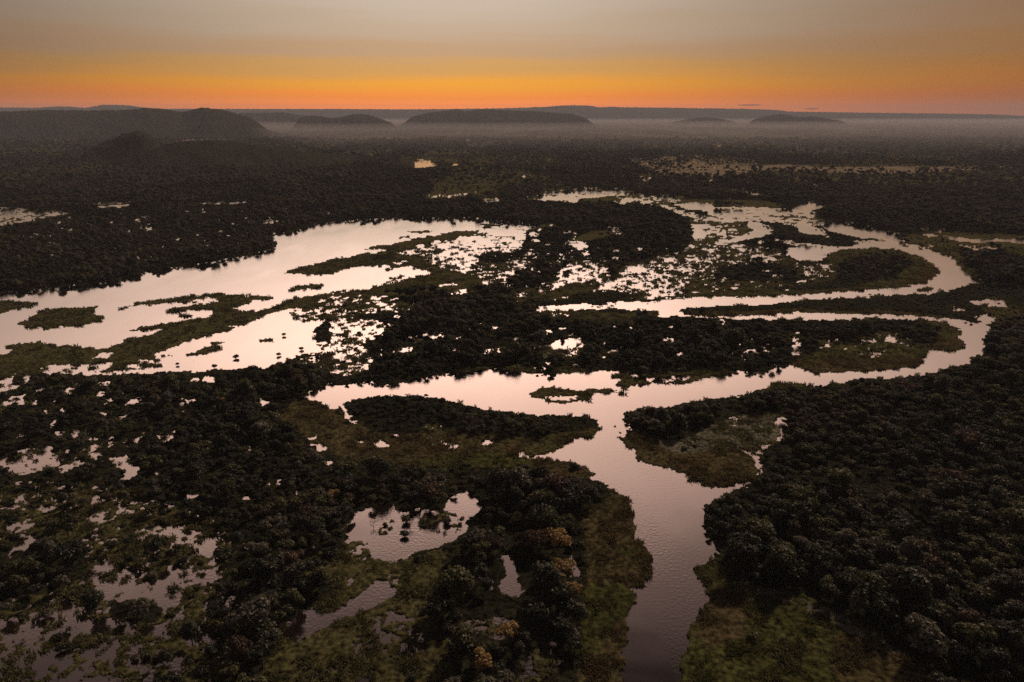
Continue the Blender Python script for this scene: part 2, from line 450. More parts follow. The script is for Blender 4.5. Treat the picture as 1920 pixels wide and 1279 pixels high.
# right meadow by the bend
grass('1690,440 1790,436 1925,440 1925,500 1850,505 1800,490 1740,465 1700,455', OLIVE, 0.25, 0.6)
water('1717,427 1760,429 1807,433 1770,437 1737,432')
water('1735,438 1755,440 1745,446')
water('1767,442 1800,446 1830,449 1880,449 1925,446 1925,458 1880,454 1830,455 1790,452')
marsh('1800,460 1850,462 1872,468 1830,471', 0.7, 0.05)
marsh('1738,456 1748,460 1745,468 1735,464', 0.8, 0)
marsh('1790,488 1830,500 1840,530 1820,515', 0.3, 0.3)
woods('1800,470 1860,468 1925,490 1925,540 1845,530 1815,500', 0.85, 1.1)
# islands of the main river
grass('990,740 1010,730 1040,726 1070,732 1087,732 1120,729 1143,730 1160,733 1133,738 1100,742 1118,745 1107,752 1085,753 1053,758 1028,753 1030,749 1067,751 1090,745 1087,742 1040,745 1007,747')
grass('1150,705 1167,699 1187,702 1170,708 1155,710')
grass('1152,723 1160,715 1175,708 1187,707 1203,713 1225,718 1207,722 1187,723 1167,730')
grass('1237,720 1280,714 1320,703 1360,697 1385,698 1330,708 1290,718 1250,722', OLIVE)
grass('1158,736 1172,735 1170,739 1160,739')
for q in ('1157,800 1160,800 1160,804 1157,804', '1162,809 1165,809 1165,812 1162,812'):
    grass(q)

# ---- island west of the fork
grass('547,755 573,755 607,757 617,767 640,768 645,785 668,799 680,797 700,800 800,812 900,815 1000,812 1060,812 1120,790 1127,805 1110,822 1073,823 1060,830 1058,840 1040,848 1003,855 977,848 968,855 980,860 1057,865 1080,872 1105,877 1103,882 1117,890 1112,898 1070,893 1000,880 940,875 860,880 780,875 700,868 640,860 600,840 560,810 520,780', BROWN, 0.02, 0.4)
grass('960,830 1060,815 1127,803 1110,822 1073,823 1060,830 1058,840 1040,848 1003,855 980,846', OLIVE, 0.02, 0.4)
grass('780,862 900,850 980,858 1000,868 960,878 860,880 790,875', BRIGHT, 0.02, 0.4)
woods('650,762 665,750 707,743 733,742 773,743 797,741 837,749 867,757 907,767 953,772 1000,777 1067,781 1100,781 1122,790 1125,800 1090,808 1040,815 1000,822 960,815 900,818 860,812 800,806 760,815 720,815 690,805 665,785', 1.0, 0.72)
for q in ('697,832 713,825 733,838 707,840', '670,826 692,828 680,830', '733,815 757,816 745,818', '902,828 930,826 920,832 905,833',
          '515,772 530,775 522,782', '535,793 552,797 540,799', '573,822 597,817 590,826', '583,832 600,834 595,838', '620,853 637,856 628,858'):
    water(q)
marsh('800,820 860,828 860,845 820,842', 0.3, 0.0, 0.4, BROWN)
marsh('790,800 820,795 860,812 830,818', 0.35, 0.3)
grass('1000,865 1057,865 1105,877 1103,882 1117,890 1112,898 1070,893 1010,884', BROWN)
# point east of the fork
grass('1167,822 1190,800 1240,805 1300,790 1400,775 1460,780 1478,805 1460,830 1430,850 1418,872 1425,882 1413,897 1373,908 1333,915 1313,907 1280,887 1227,873 1193,862 1192,847 1167,830', BROWN, 0.02, 0.4)
grass('1235,820 1300,806 1400,782 1460,785 1470,810 1430,840 1340,845 1280,852 1240,842', SCRUB, 0.10, 0.35)
woods('1167,787 1173,773 1200,768 1240,763 1280,758 1330,748 1390,743 1433,730 1470,722 1500,740 1480,775 1400,780 1350,790 1310,815 1280,828 1240,822 1200,812 1180,800', 1.0, 0.95)
grass('1433,730 1450,720 1487,718 1513,725 1500,735 1460,740', BRIGHT, 0.05, 0.5)
grass('1555,720 1587,717 1580,724 1557,724', BRIGHT)
marsh('1370,785 1400,778 1395,800 1355,800', 0.4, 0.05, 0.4, SCRUB)
water('1455,780 1470,786 1480,805 1470,822 1458,824 1466,808 1455,795')
marsh('1430,835 1470,820 1430,850 1425,862 1414,852', 0.6, 0.05)
water('1388,843 1412,848 1426,862 1430,885 1415,898 1400,912 1372,920 1364,915 1412,898 1425,882 1417,868 1402,850')
# ---- forest pools, lower left
woods('-5,712 70,700 200,706 300,698 400,698 480,688 560,705 620,722 553,745 520,780 560,810 600,845 680,868 780,878 900,880 1000,884 1080,898 1140,925 1120,950 1060,960 960,960 900,930 860,915 740,940 650,960 640,1000 540,990 420,985 300,940 -5,900', 0.97, 0.9)
for q, w in (('0,715 30,700 20,730 0,740', .8), ('0,760 25,748 10,775 0,778', .7), ('20,745 47,740 40,755 25,755', .8), ('45,703 55,700 52,718 42,716', .8),
             ('62,730 85,725 82,742 62,740', .7), ('128,725 142,720 140,740 118,738', .8), ('142,744 195,733 190,745 150,748', .8),
             ('100,755 122,748 120,762 104,764', .8), ('165,752 188,748 180,756', .7), ('45,770 70,768 60,776', .6),
             ('178,718 215,714 205,722 180,724', .5), ('240,758 256,744 264,746 250,766', .9), ('318,766 340,748 372,750 345,762', .9),
             ('228,738 240,738 238,744', .7), ('186,770 200,775 198,783', .8), ('214,785 240,778 228,790', .8),
             ('96,795 106,788 100,802', .7), ('26,830 42,808 46,814 36,828', .8), ('330,713 340,713 338,717', .7),
             ('-5,860 40,845 85,838 128,845 125,862 100,880 60,890 30,895 -5,870', .72), ('110,880 180,830 196,836 185,855 150,875 115,888', .62),
             ('200,860 240,853 240,868 262,878 250,895 228,900 240,885 215,872', .78), ('230,832 270,812 275,820 240,838', .8), ('298,815 330,806 325,820 300,825', .6),
             ('195,815 212,818 215,835 206,840', .5), ('45,908 110,908 105,920 50,918', .6), ('-5,930 38,925 20,942 -5,945', .7), ('50,930 80,926 70,935', .6),
             ('285,885 310,883 300,892', .5), ('495,906 525,900 522,915 505,915', .5), ('180,900 200,897 195,904', .5)):
    marsh(q, w, 0.05, 0.6)
# ---- flooded lowland, bottom left
marsh('-5,905 120,905 230,915 300,940 420,985 450,1040 440,1100 480,1160 440,1240 300,1285 -5,1285', 0.27, 0.8, 0.9)
grass('60,960 200,955 300,975 330,1010 270,1015 150,1010 60,990', OLIVE, 0.35, 0.55, 0.12)
woods('-5,1020 60,1010 140,1020 170,1060 150,1090 60,1120 -5,1130', 0.85, 0.9, 0.05)
marsh('155,965 200,960 215,980 180,985', 0.55, 0.1)
water('20,1030 55,1008 70,1010 45,1035 15,1048')
marsh('270,990 300,984 360,983 360,995 413,1008 403,1045 385,1043 350,1022 300,1012 285,1000', 0.74, 0.12, 0.5)
marsh('163,1075 190,1058 227,1055 257,1067 255,1088 300,1085 323,1058 360,1060 370,1072 407,1062 418,1080 410,1092 350,1098 345,1125 325,1142 305,1150 285,1130 240,1125 200,1127 185,1100', 0.76, 0.12, 0.6)
marsh('-5,1165 60,1150 117,1128 160,1130 160,1160 227,1165 277,1175 265,1225 292,1235 290,1285 -5,1285', 0.66, 0.32, 0.75)
woods('205,1128 240,1125 300,1140 310,1160 280,1170 230,1165 205,1150', 0.9, 0.9)
marsh('180,1240 240,1238 240,1262 190,1268', 0.2, 0.7, 0.6)
marsh('-5,1240 60,1230 80,1285 -5,1285', 0.6, 0.3, 0.6)
# thicket left of centre
woods('420,985 540,985 640,1000 650,1030 600,1050 560,1085 520,1150 480,1165 440,1150 430,1100 410,1090 440,1040', 0.8, 0.85, 0.08)
water('368,1193 410,1188 402,1215 380,1228 366,1215')
marsh('280,1180 380,1180 420,1230 410,1285 290,1285', 0.3, 0.65, 0.8)
# pond in the middle and its flooded meadow
grass('640,1045 700,1050 740,1055 830,1030 850,1060 820,1090 800,1120 830,1180 860,1220 850,1285 480,1285 520,1200 560,1150 620,1120', OLIVE, 0.03, 0.5, 0.10)
marsh('660,1170 720,1150 790,1160 800,1230 720,1250 660,1220', 0.30, 0.03, 0.5)
water('650,988 662,962 700,950 742,944 750,962 790,955 832,965 842,935 870,920 892,928 906,946 895,962 878,975 872,1000 850,1018 800,1030 745,1052 700,1052 690,1030 655,1012')
marsh('705,978 735,975 740,1000 712,1008', 0.4, 0.25, 0.5)
marsh('800,955 870,965 865,1000 830,1000 780,985', 0.42, 0.35, 0.6)
marsh('650,1010 690,1018 692,1052 645,1052', 0.35, 0.4, 0.6)
grass('560,1040 640,1030 650,1055 620,1085 560,1085', OLIVE, 0.35, 0.6, 0.1)
water('535,1195 545,1165 570,1148 600,1150 640,1140 700,1092 728,1092 742,1106 735,1122 690,1142 640,1165 600,1180 562,1205')
water('830,1160 860,1150 905,1130 880,1165 900,1175 870,1185 835,1178')
# thicket right of the pond
woods('820,1085 830,1050 880,1010 880,975 910,945 960,955 1060,958 1100,975 1100,1100 1085,1160 1090,1225 1060,1285 860,1285 870,1240 830,1190 800,1130', 0.95, 0.95)
water('936,1042 948,1040 962,1058 975,1090 985,1108 975,1122 940,1118 936,1100 950,1078')
water('915,1102 925,1085 922,1105')
marsh('860,1165 950,1160 985,1185 960,1200 880,1190', 0.5, 0.25, 0.6)
marsh('1060,1018 1078,1026 1084,1080 1070,1085 1072,1050', 0.7, 0.1)
marsh('980,1235 1050,1195 1060,1240 1000,1285 970,1285', 0.5, 0.25, 0.6)
# grassy bank of the river
grass('1060,960 1120,945 1140,915 1160,923 1177,937 1183,957 1187,977 1193,997 1190,1010 1210,1023 1223,1050 1222,1080 1203,1095 1180,1103 1187,1123 1193,1137 1173,1157 1177,1177 1183,1200 1167,1227 1163,1253 1173,1285 1080,1285 1095,1225 1090,1160 1100,1100 1098,1000', BROWN, 0.0, 0.4)
grass('1095,1105 1140,1095 1180,1103 1187,1123 1193,1137 1173,1157 1150,1165 1130,1200 1100,1240 1085,1230 1090,1160', BRIGHT, 0.03, 0.4)
grass('1162,1033 1188,1030 1196,1040 1170,1044', BRIGHT, 0.0, 0.4)
woods('1060,900 1120,905 1145,925 1130,950 1070,950 1040,930', 0.9, 0.8)
# right bottom reed bed
grass('1300,1067 1345,1055 1390,1098 1480,1105 1560,1145 1660,1190 1760,1285 1276,1285 1283,1220 1293,1177 1313,1157 1330,1127 1317,1090', BRIGHT, 0.02, 0.4)
grass('1340,1100 1400,1125 1400,1200 1330,1220 1300,1190', BROWN, 0.03, 0.4)
grass('1560,1180 1700,1230 1760,1285 1560,1285', BROWN, 0.0, 0.4)
grass('1378,1098 1440,1102 1490,1115 1480,1130 1400,1110', SCRUB, 0.1, 0.4)
grass('1500,1125 1570,1150 1660,1195 1690,1230 1600,1190 1520,1155', SCRUB, 0.1, 0.4)
# glints of water through gaps in the woods, one by one where the photo shows them
rp = np.random.default_rng(99)


def puddle(x, y, w, h):
    q = ' '.join(f'{x + w * math.cos(a) * (0.7 + 0.5 * rp.random()):.1f},{y + h * math.sin(a) * (0.7 + 0.5 * rp.random()):.1f}' for a in np.linspace(0, 6.28, 9)[:-1])
    paint(q, 0.97, 0.0, 0.5, OLIVE)


for x_, y_ in ((90, 190), (130, 190), (205, 188), (290, 185), (400, 155), (580, 160), (630, 115), (690, 90), (830, 85), (800, 140), (840, 150), (870, 152),
               (1000, 185), (995, 207), (1090, 165), (1125, 177), (1190, 120), (800, 262), (860, 255), (920, 250), (785, 315), (300, 235), (685, 207),
               (1060, 48), (1130, 40), (1600, 35), (1850, 57), (360, 60), (400, 85), (330, 110), (730, 160), (770, 105), (1240, 170), (1330, 120)):
    puddle(x_ / 3, 380 + y_ / 3, 4.5, 2.2)
for x_, y_ in ((320, 640), (670, 770), (715, 715), (990, 770), (1860, 780), (910, 950), (450, 750), (560, 740), (210, 830), (350, 835), (1000, 560),
               (1240, 295), (1300, 310), (1160, 230), (1380, 285), (1440, 265), (1840, 270), (1870, 300), (1790, 310), (1680, 265), (1090, 215), (1050, 290),
               (1540, 440), (1500, 480), (1460, 430), (1420, 460), (1610, 420), (1250, 375), (1330, 360), (1190, 350), (1120, 400)):
    puddle(640 + x_ / 3, 380 + y_ / 3, 6.0, 2.6)
for k_ in range(60):
    x_, y_ = 620 + 860 * rp.random(), 575 + 120 * rp.random()
    if WET[int(y_), int(x_)] < 0.05 and TRE[int(y_), int(x_)] > 0.8:
        puddle(x_, y_, 3 + 5 * rp.random(), 1.6 + 2 * rp.random())
for k_ in range(34):
    x_, y_ = 620 * rp.random() ** 1.3, 700 + 240 * rp.random()
    if WET[int(y_), int(x_)] < 0.06 and TRE[int(y_), int(x_)] > 0.8:
        puddle(x_, y_, 5 + 9 * rp.random(), 3 + 4 * rp.random())
for k_ in range(40):
    x_, y_ = 960 + 520 * rp.random(), 425 + 130 * rp.random()
    puddle(x_, y_, 4 + 8 * rp.random(), 1.5 + 2 * rp.random())
for k_ in range(26):
    x_, y_ = 650 + 700 * rp.random(), 262 + 60 * rp.random()
    puddle(x_, y_, 3 + 5 * rp.random(), 0.7 + 0.7 * rp.random())
#MAP_END


def blur(a, n=1):
    for _ in range(n):
        b = a.copy()
        b[1:-1] = (a[:-2] + 2 * a[1:-1] + a[2:]) / 4
        a = b.copy()
        a[:, 1:-1] = (b[:, :-2] + 2 * b[:, 1:-1] + b[:, 2:]) / 4
    return a


WETB = blur(WET, 1)


def bil(a, px, py):
    px = np.clip(px, 1, W_ - 2.01); py = np.clip(py, 1, H_ - 2.01)
    ix = px.astype(int); iy = py.astype(int)
    fx = px - ix; fy = py - iy
    return (a[iy, ix] * (1 - fx) + a[iy, ix + 1] * fx) * (1 - fy) + (a[iy + 1, ix] * (1 - fx) + a[iy + 1, ix + 1] * fx) * fy


def near(a, px, py):
    return a[np.clip(py, 0, H_ - 1).astype(int), np.clip(px, 0, W_ - 1).astype(int)]


def clearing(x, y):
    """0..1, openings in the far woods"""
    d = np.hypot(x, y)
    n = uni(fbm(x / 420, y / 900, 131, 4, 0.55))
    return np.clip((n - 0.60) * 5, 0, 1) * np.clip((d - 1150) / 500, 0, 1)


def warp(x, y):
    d = np.hypot(x, y)
    k = np.clip(d / 500.0, 0.45, 3.0)
    wx = (scaled(lambda g, m: fbm(x[m] / (5 * g), y[m] / (5 * g), 3, 3), k) - 0.5) * 7.0 * k
    wy = (scaled(lambda g, m: fbm(x[m] / (5 * g), y[m] / (5 * g), 5, 3), k) - 0.5) * 7.0 * k
    return x + wx, y + wy


def land(x, y):
    """positive on land, negative on water"""
    wx, wy = warp(x, y)
    px, py = to_px(wx, wy)
    w = bil(WETB, px, py)
    d = np.hypot(x, y)
    k = np.clip(d / 550.0, 0.7, 3.0)
    n = uni(scaled(lambda g, m: fbm(x[m] / (4.6 * g), y[m] / (4.6 * g), 11, 4, 0.65), k))
    n = 0.03 + 0.94 * n
    return n - w


print('map painted')


# ------------------------------------------------------------------ materials
def mat(name):
    m = bpy.data.materials.new(name)
    m.use_nodes = True
    nt = m.node_tree
    for n in list(nt.nodes):
        nt.nodes.remove(n)
    out = nt.nodes.new('ShaderNodeOutputMaterial')
    return m, nt, out


def node(nt, t, **kw):
    n = nt.nodes.new(t)
    for k, v in kw.items():
        setattr(n, k, v)
    return n


def leaf_mat(name, c1, c2, trans=0.35):
    m, nt, out = mat(name)
    oi = node(nt, 'ShaderNodeObjectInfo')
    geo = node(nt, 'ShaderNodeNewGeometry')
    nz_ = node(nt, 'ShaderNodeTexNoise'); nz_.inputs['Scale'].default_value = 0.9
    tcn = node(nt, 'ShaderNodeTexCoord')
    nt.links.new(tcn.outputs['Object'], nz_.inputs['Vector'])
    add = node(nt, 'ShaderNodeMath', operation='ADD')
    nt.links.new(oi.outputs['Random'], add.inputs[0])
    nt.links.new(nz_.outputs[0], add.inputs[1])
    mr = node(nt, 'ShaderNodeMapRange')
    mr.inputs['From Min'].default_value = 0.3; mr.inputs['From Max'].default_value = 1.3
    nt.links.new(add.outputs[0], mr.inputs['Value'])
    mx = node(nt, 'ShaderNodeMix', data_type='RGBA')
    mx.inputs[6].default_value = (*c1, 1); mx.inputs[7].default_value = (*c2, 1)
    nt.links.new(mr.outputs[0], mx.inputs['Factor'])
    df = node(nt, 'ShaderNodeBsdfDiffuse')
    tr = node(nt, 'ShaderNodeBsdfTranslucent')
    gl = node(nt, 'ShaderNodeBsdfGlossy'); gl.inputs['Roughness'].default_value = 0.55
    gl.inputs['Color'].default_value = (0.5, 0.5, 0.5, 1)
    nt.links.new(mx.outputs[2], df.inputs['Color']); nt.links.new(mx.outputs[2], tr.inputs['Color'])
    ms = node(nt, 'ShaderNodeMixShader'); ms.inputs[0].default_value = trans
    nt.links.new(df.outputs[0], ms.inputs[1]); nt.links.new(tr.outputs[0], ms.inputs[2])
    ms2 = node(nt, 'ShaderNodeMixShader'); ms2.inputs[0].default_value = 0.045
    nt.links.new(ms.outputs[0], ms2.inputs[1]); nt.links.new(gl.outputs[0], ms2.inputs[2])
    nt.links.new(ms2.outputs[0], out.inputs['Surface'])
    return m


def plain_mat(name, c, rough=0.9):
    m, nt, out = mat(name)
    b = node(nt, 'ShaderNodeBsdfPrincipled')
    nz_ = node(nt, 'ShaderNodeTexNoise'); nz_.inputs['Scale'].default_value = 6.0
    mx = node(nt, 'ShaderNodeMix', data_type='RGBA')
    mx.inputs[6].default_value = (c[0] * .6, c[1] * .6, c[2] * .6, 1)
    mx.inputs[7].default_value = (c[0] * 1.4, c[1] * 1.4, c[2] * 1.4, 1)
    nt.links.new(nz_.outputs[0], mx.inputs['Factor'])
    nt.links.new(mx.outputs[2], b.inputs['Base Color'])
    b.inputs['Roughness'].default_value = rough
    b.inputs['Specular IOR Level'].default_value = 0.2
    nt.links.new(b.outputs[0], out.inputs['Surface'])
    return m


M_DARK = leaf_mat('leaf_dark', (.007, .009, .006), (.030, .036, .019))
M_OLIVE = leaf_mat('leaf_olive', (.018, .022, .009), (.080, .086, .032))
M_GREY = leaf_mat('leaf_grey', (.032, .035, .026), (.115, .112, .085))
M_BRONZE = leaf_mat('leaf_bronze', (.032, .020, .013), (.09, .054, .035))
M_GOLD = leaf_mat('leaf_gold_rimlit', (.17, .115, .042), (.34, .225, .085))  # gold foliage, its colour raised to carry the warm rim light
M_BARK = plain_mat('bark', (.07, .055, .045))
M_TUFT = leaf_mat('tuft_olive', (.014, .016, .007), (.130, .126, .054))
M_TUFTB = leaf_mat('tuft_brown', (.025, .018, .009), (.14, .10, .046))
M_TUFTG = leaf_mat('tuft_green', (.020, .026, .008), (.105, .112, .034))

# ground
M_GROUND, nt, out = mat('ground_cover')
at = node(nt, 'ShaderNodeAttribute'); at.attribute_name = 'cover'
geo = node(nt, 'ShaderNodeNewGeometry')
n1 = node(nt, 'ShaderNodeTexNoise'); n1.inputs['Scale'].default_value = 0.55; n1.inputs['Detail'].default_value = 6
n2 = node(nt, 'ShaderNodeTexNoise'); n2.inputs['Scale'].default_value = 0.045; n2.inputs['Detail'].default_value = 5
nt.links.new(geo.outputs['Position'], n1.inputs['Vector']); nt.links.new(geo.outputs['Position'], n2.inputs['Vector'])
mul = node(nt, 'ShaderNodeMath', operation='MULTIPLY_ADD'); mul.inputs[1].default_value = 2.2; mul.inputs[2].default_value = -0.6
nt.links.new(n1.outputs[0], mul.inputs[0])
mul2 = node(nt, 'ShaderNodeMath', operation='MULTIPLY_ADD'); mul2.inputs[1].default_value = 1.2; mul2.inputs[2].default_value = 0.3
nt.links.new(n2.outputs[0], mul2.inputs[0])
mul3 = node(nt, 'ShaderNodeMath', operation='MULTIPLY'); mul3.inputs[1].default_value = 1.75
m4 = node(nt, 'ShaderNodeMath', operation='MULTIPLY')
nt.links.new(mul.outputs[0], m4.inputs[0]); nt.links.new(mul2.outputs[0], m4.inputs[1]); nt.links.new(m4.outputs[0], mul3.inputs[0])
vm = node(nt, 'ShaderNodeVectorMath', operation='SCALE')
nt.links.new(at.outputs['Vector'], vm.inputs[0]); nt.links.new(mul3.outputs[0], vm.inputs['Scale'])
df = node(nt, 'ShaderNodeBsdfDiffuse')
nt.links.new(vm.outputs[0], df.inputs['Color'])
bp = node(nt, 'ShaderNodeBump'); bp.inputs['Strength'].default_value = 0.9; bp.inputs['Distance'].default_value = 0.5
nt.links.new(n1.outputs[0], bp.inputs['Height']); nt.links.new(bp.outputs[0], df.inputs['Normal'])
nt.links.new(df.outputs[0], out.inputs['Surface'])

# water
M_WATER, nt, out = mat('water')
geo = node(nt, 'ShaderNodeNewGeometry')


def tex(scale, det, sx=1.0, sy=1.0):
    mp_ = node(nt, 'ShaderNodeMapping'); mp_.inputs['Scale'].default_value = (sx, sy, 1)
    t_ = node(nt, 'ShaderNodeTexNoise'); t_.inputs['Scale'].default_value = scale; t_.inputs['Detail'].default_value = det
    nt.links.new(geo.outputs['Position'], mp_.inputs[0]); nt.links.new(mp_.outputs[0], t_.inputs['Vector'])
    return t_.outputs[0]


rip = tex(0.9, 3)
patch = tex(0.030, 5, 1.0, 0.35)
pm = node(nt, 'ShaderNodeMapRange'); pm.inputs['From Min'].default_value = 0.40; pm.inputs['From Max'].default_value = 0.60
pm.inputs['To Min'].default_value = 0.02; pm.inputs['To Max'].default_value = 0.62
nt.links.new(patch, pm.inputs['Value'])
bp = node(nt, 'ShaderNodeBump'); bp.inputs['Distance'].default_value = 0.12
nt.links.new(pm.outputs[0], bp.inputs['Strength']); nt.links.new(rip, bp.inputs['Height'])
fr = node(nt, 'ShaderNodeFresnel'); fr.inputs['IOR'].default_value = 1.34
nt.links.new(bp.outputs[0], fr.inputs['Normal'])
sheen = node(nt, 'ShaderNodeMath', operation='MULTIPLY'); sheen.use_clamp = True
sheen.inputs[1].default_value = 12.5
stp = node(nt, 'ShaderNodeMath', operation='POWER'); stp.inputs[1].default_value = 1.35
nt.links.new(fr.outputs[0], stp.inputs[0]); nt.links.new(stp.outputs[0], sheen.inputs[0])
dw = node(nt, 'ShaderNodeBsdfDiffuse'); dw.inputs['Color'].default_value = (.010, .007, .006, 1)
gw = node(nt, 'ShaderNodeBsdfGlossy'); gw.inputs['Roughness'].default_value = 0.05
gw.inputs['Color'].default_value = (1.0, .935, .89, 1)
nt.links.new(bp.outputs[0], gw.inputs['Normal'])
mw = node(nt, 'ShaderNodeMixShader')
nt.links.new(sheen.outputs[0], mw.inputs[0]); nt.links.new(dw.outputs[0], mw.inputs[1]); nt.links.new(gw.outputs[0], mw.inputs[2])
nt.links.new(mw.outputs[0], out.inputs['Surface'])

# hills
M_HILL, nt, out = mat('hill_forest')
geo = node(nt, 'ShaderNodeNewGeometry')
n1 = node(nt, 'ShaderNodeTexNoise'); n1.inputs['Scale'].default_value = 0.03; n1.inputs['Detail'].default_value = 7
nt.links.new(geo.outputs['Position'], n1.inputs['Vector'])
cr = node(nt, 'ShaderNodeMix', data_type='RGBA')
cr.inputs[6].default_value = (.012, .013, .009, 1); cr.inputs[7].default_value = (.040, .040, .026, 1)
nt.links.new(n1.outputs[0], cr.inputs['Factor'])
df = node(nt, 'ShaderNodeBsdfDiffuse'); nt.links.new(cr.outputs[2], df.inputs['Color'])
nt.links.new(df.outputs[0], out.inputs['Surface'])


# ------------------------------------------------------------------ mesh helpers
def mesh_from(name, verts, faces, material=None, smooth=False):
    me = bpy.data.meshes.new(name)
    verts = np.asarray(verts, np.float32)
    faces = np.asarray(faces, np.int32)
    k = faces.shape[1]
    me.vertices.add(len(verts)); me.vertices.foreach_set('co', verts.ravel())
    me.loops.add(faces.size); me.loops.foreach_set('vertex_index', faces.ravel())
    me.polygons.add(len(faces))
    me.polygons.foreach_set('loop_start', np.arange(0, faces.size, k, dtype=np.int32))
    me.polygons.foreach_set('loop_total', np.full(len(faces), k, np.int32))
    if smooth:
        me.polygons.foreach_set('use_smooth', np.ones(len(faces), bool))
    me.update(calc_edges=True)
    if material:
        me.materials.append(material)
    return me


def link(name, data, parent=None, **props):
    o = bpy.data.objects.new(name, data)
    COL.objects.link(o)
    if parent:
        o.parent = parent
    for k, v in props.items():
        o[k] = v
    return o


def grid_faces(nr, nc):
    i = np.arange(nr - 1)[:, None] * nc + np.arange(nc - 1)[None, :]
    return np.stack([i, i + 1, i + nc + 1, i + nc], -1).reshape(-1, 4)


# ------------------------------------------------------------------ ground sheet (finer near the viewpoint)
far_rows = np.array([224.2, 225.5, 227, 228.5])
rows_px = np.concatenate([far_rows, np.arange(230, 330, 1.2), np.arange(330, 1420, 2.0)])
row_y = to_ground(np.full(len(rows_px), CX), rows_px)[1]
row_y = np.concatenate([[21000.0, 17500.0], row_y[row_y < 16000], [100, 60, 20, -20, -40]])
cols = np.concatenate([np.arange(-2200, -160, 120), np.arange(-150, 2071, 2.1), np.arange(2080, 4120, 120)])
zc = row_y * CP + CAM_H * SP
GX = (cols[None, :] - CX) / F * zc[:, None]
GY = np.repeat(row_y[:, None], len(cols), 1)
L = land(GX, GY)
PX, PY = to_px(*warp(GX, GY))
cov = near(CVR, PX, PY)
tre = near(TRE, PX, PY)
clr = clearing(GX, GY)
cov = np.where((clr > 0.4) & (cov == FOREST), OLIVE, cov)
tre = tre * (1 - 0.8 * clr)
d = np.hypot(GX, GY)
gz = np.clip(L * 4.0, -1.0, 1.0)
gz = np.where(gz > 0, 0.02 + gz * 0.33, gz)
rough_far = np.clip((d - 1500) / 1200, 0, 1)
bumps = fbm(GX / 34, GY / 34, 21, 4, 0.6) * 9.0 * rough_far * np.clip((tre - .3) * 2, 0, 1)
small = (fbm(GX / 1.7, GY / 1.7, 31, 3) - 0.3) * 0.5
gz = np.where(L > 0.05, gz + bumps + np.where(tre < 0.3, np.maximum(small, 0), 0), gz)
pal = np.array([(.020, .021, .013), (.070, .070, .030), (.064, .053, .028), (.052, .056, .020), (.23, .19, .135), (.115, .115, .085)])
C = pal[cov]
mixn = uni(fbm(GX / 60, GY / 60, 41, 4))[..., None]
isg = ((cov == OLIVE) | (cov == BROWN))[..., None]
C = np.where(isg, C * (1 - 0.55 * mixn) + np.where((cov == OLIVE)[..., None], pal[BROWN], pal[OLIVE]) * 0.55 * mixn, C)
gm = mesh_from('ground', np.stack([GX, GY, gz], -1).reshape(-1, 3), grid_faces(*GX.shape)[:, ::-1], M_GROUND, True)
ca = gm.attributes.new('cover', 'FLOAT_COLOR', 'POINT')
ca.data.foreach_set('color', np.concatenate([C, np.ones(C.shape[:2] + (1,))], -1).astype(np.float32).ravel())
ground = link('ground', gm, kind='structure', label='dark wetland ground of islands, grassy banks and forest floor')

# water sheet
ang = np.linspace(0, 2 * math.pi, 97)[:-1]
wv = [(0, 0, 0)] + [(20500 * math.cos(a), 20500 * math.sin(a), 0) for a in ang]
wf = [(0, 1 + i, 1 + (i + 1) % 96) for i in range(96)]
link('river_water', mesh_from('river_water', wv, wf, M_WATER), kind='structure',
     label='pale pink river, lake and flood water mirroring the sky')


# ------------------------------------------------------------------ hills
def hill(name, crest, base_py, dist, depth, label, rough=1.0, seed=0):
    """crest: photo points of the skyline; the ridge stands at ground distance dist"""
    pts = [tuple(map(float, q.split(','))) for q in crest.split()]
    px = np.array([q[0] for q in pts]); py = np.array([q[1] for q in pts])
    n = int(max(60, (px[-1] - px[0]) / 1.2))
    u = np.linspace(px[0], px[-1], n)
    v = np.interp(u, px, py)
    X, _, Z = at_dist(u, v, dist)
    X = np.asarray(X); Z = np.maximum(np.asarray(Z), 1.0)
    S = np.linspace(-1, 1, 41)
    prof = np.cos(S * math.pi / 2) ** 1.5
    VX = np.repeat(X[None, :], 41, 0) * (1 + S[:, None] * depth / dist)
    VY = dist + S[:, None] * depth + 0 * X[None, :]
    sp = 0.55 * depth
    rel = (fbm(VX / sp, VY / sp, seed + 3, 4) - 0.5)
    edge = np.clip(np.minimum(u - u[0], u[-1] - u) / (0.08 * (u[-1] - u[0])), 0, 1)[None, :]
    VZ = Z[None, :] * prof[:, None] * (1 + 1.5 * rel * (1 - prof[:, None] ** 2))
    VZ = VZ * np.maximum(edge, 0.0) + (fbm(VX / 22, VY / 22, seed + 9, 3) - 0.4) * 14 * rough * np.minimum(1, VZ / 20)
    VZ -= 1.0 * (prof[:, None] < 0.02)
    me = mesh_from(name, np.stack([VX, VY, VZ], -1).reshape(-1, 3), grid_faces(41, n), M_HILL, True)
    return link(name, me, kind='structure', label=label)


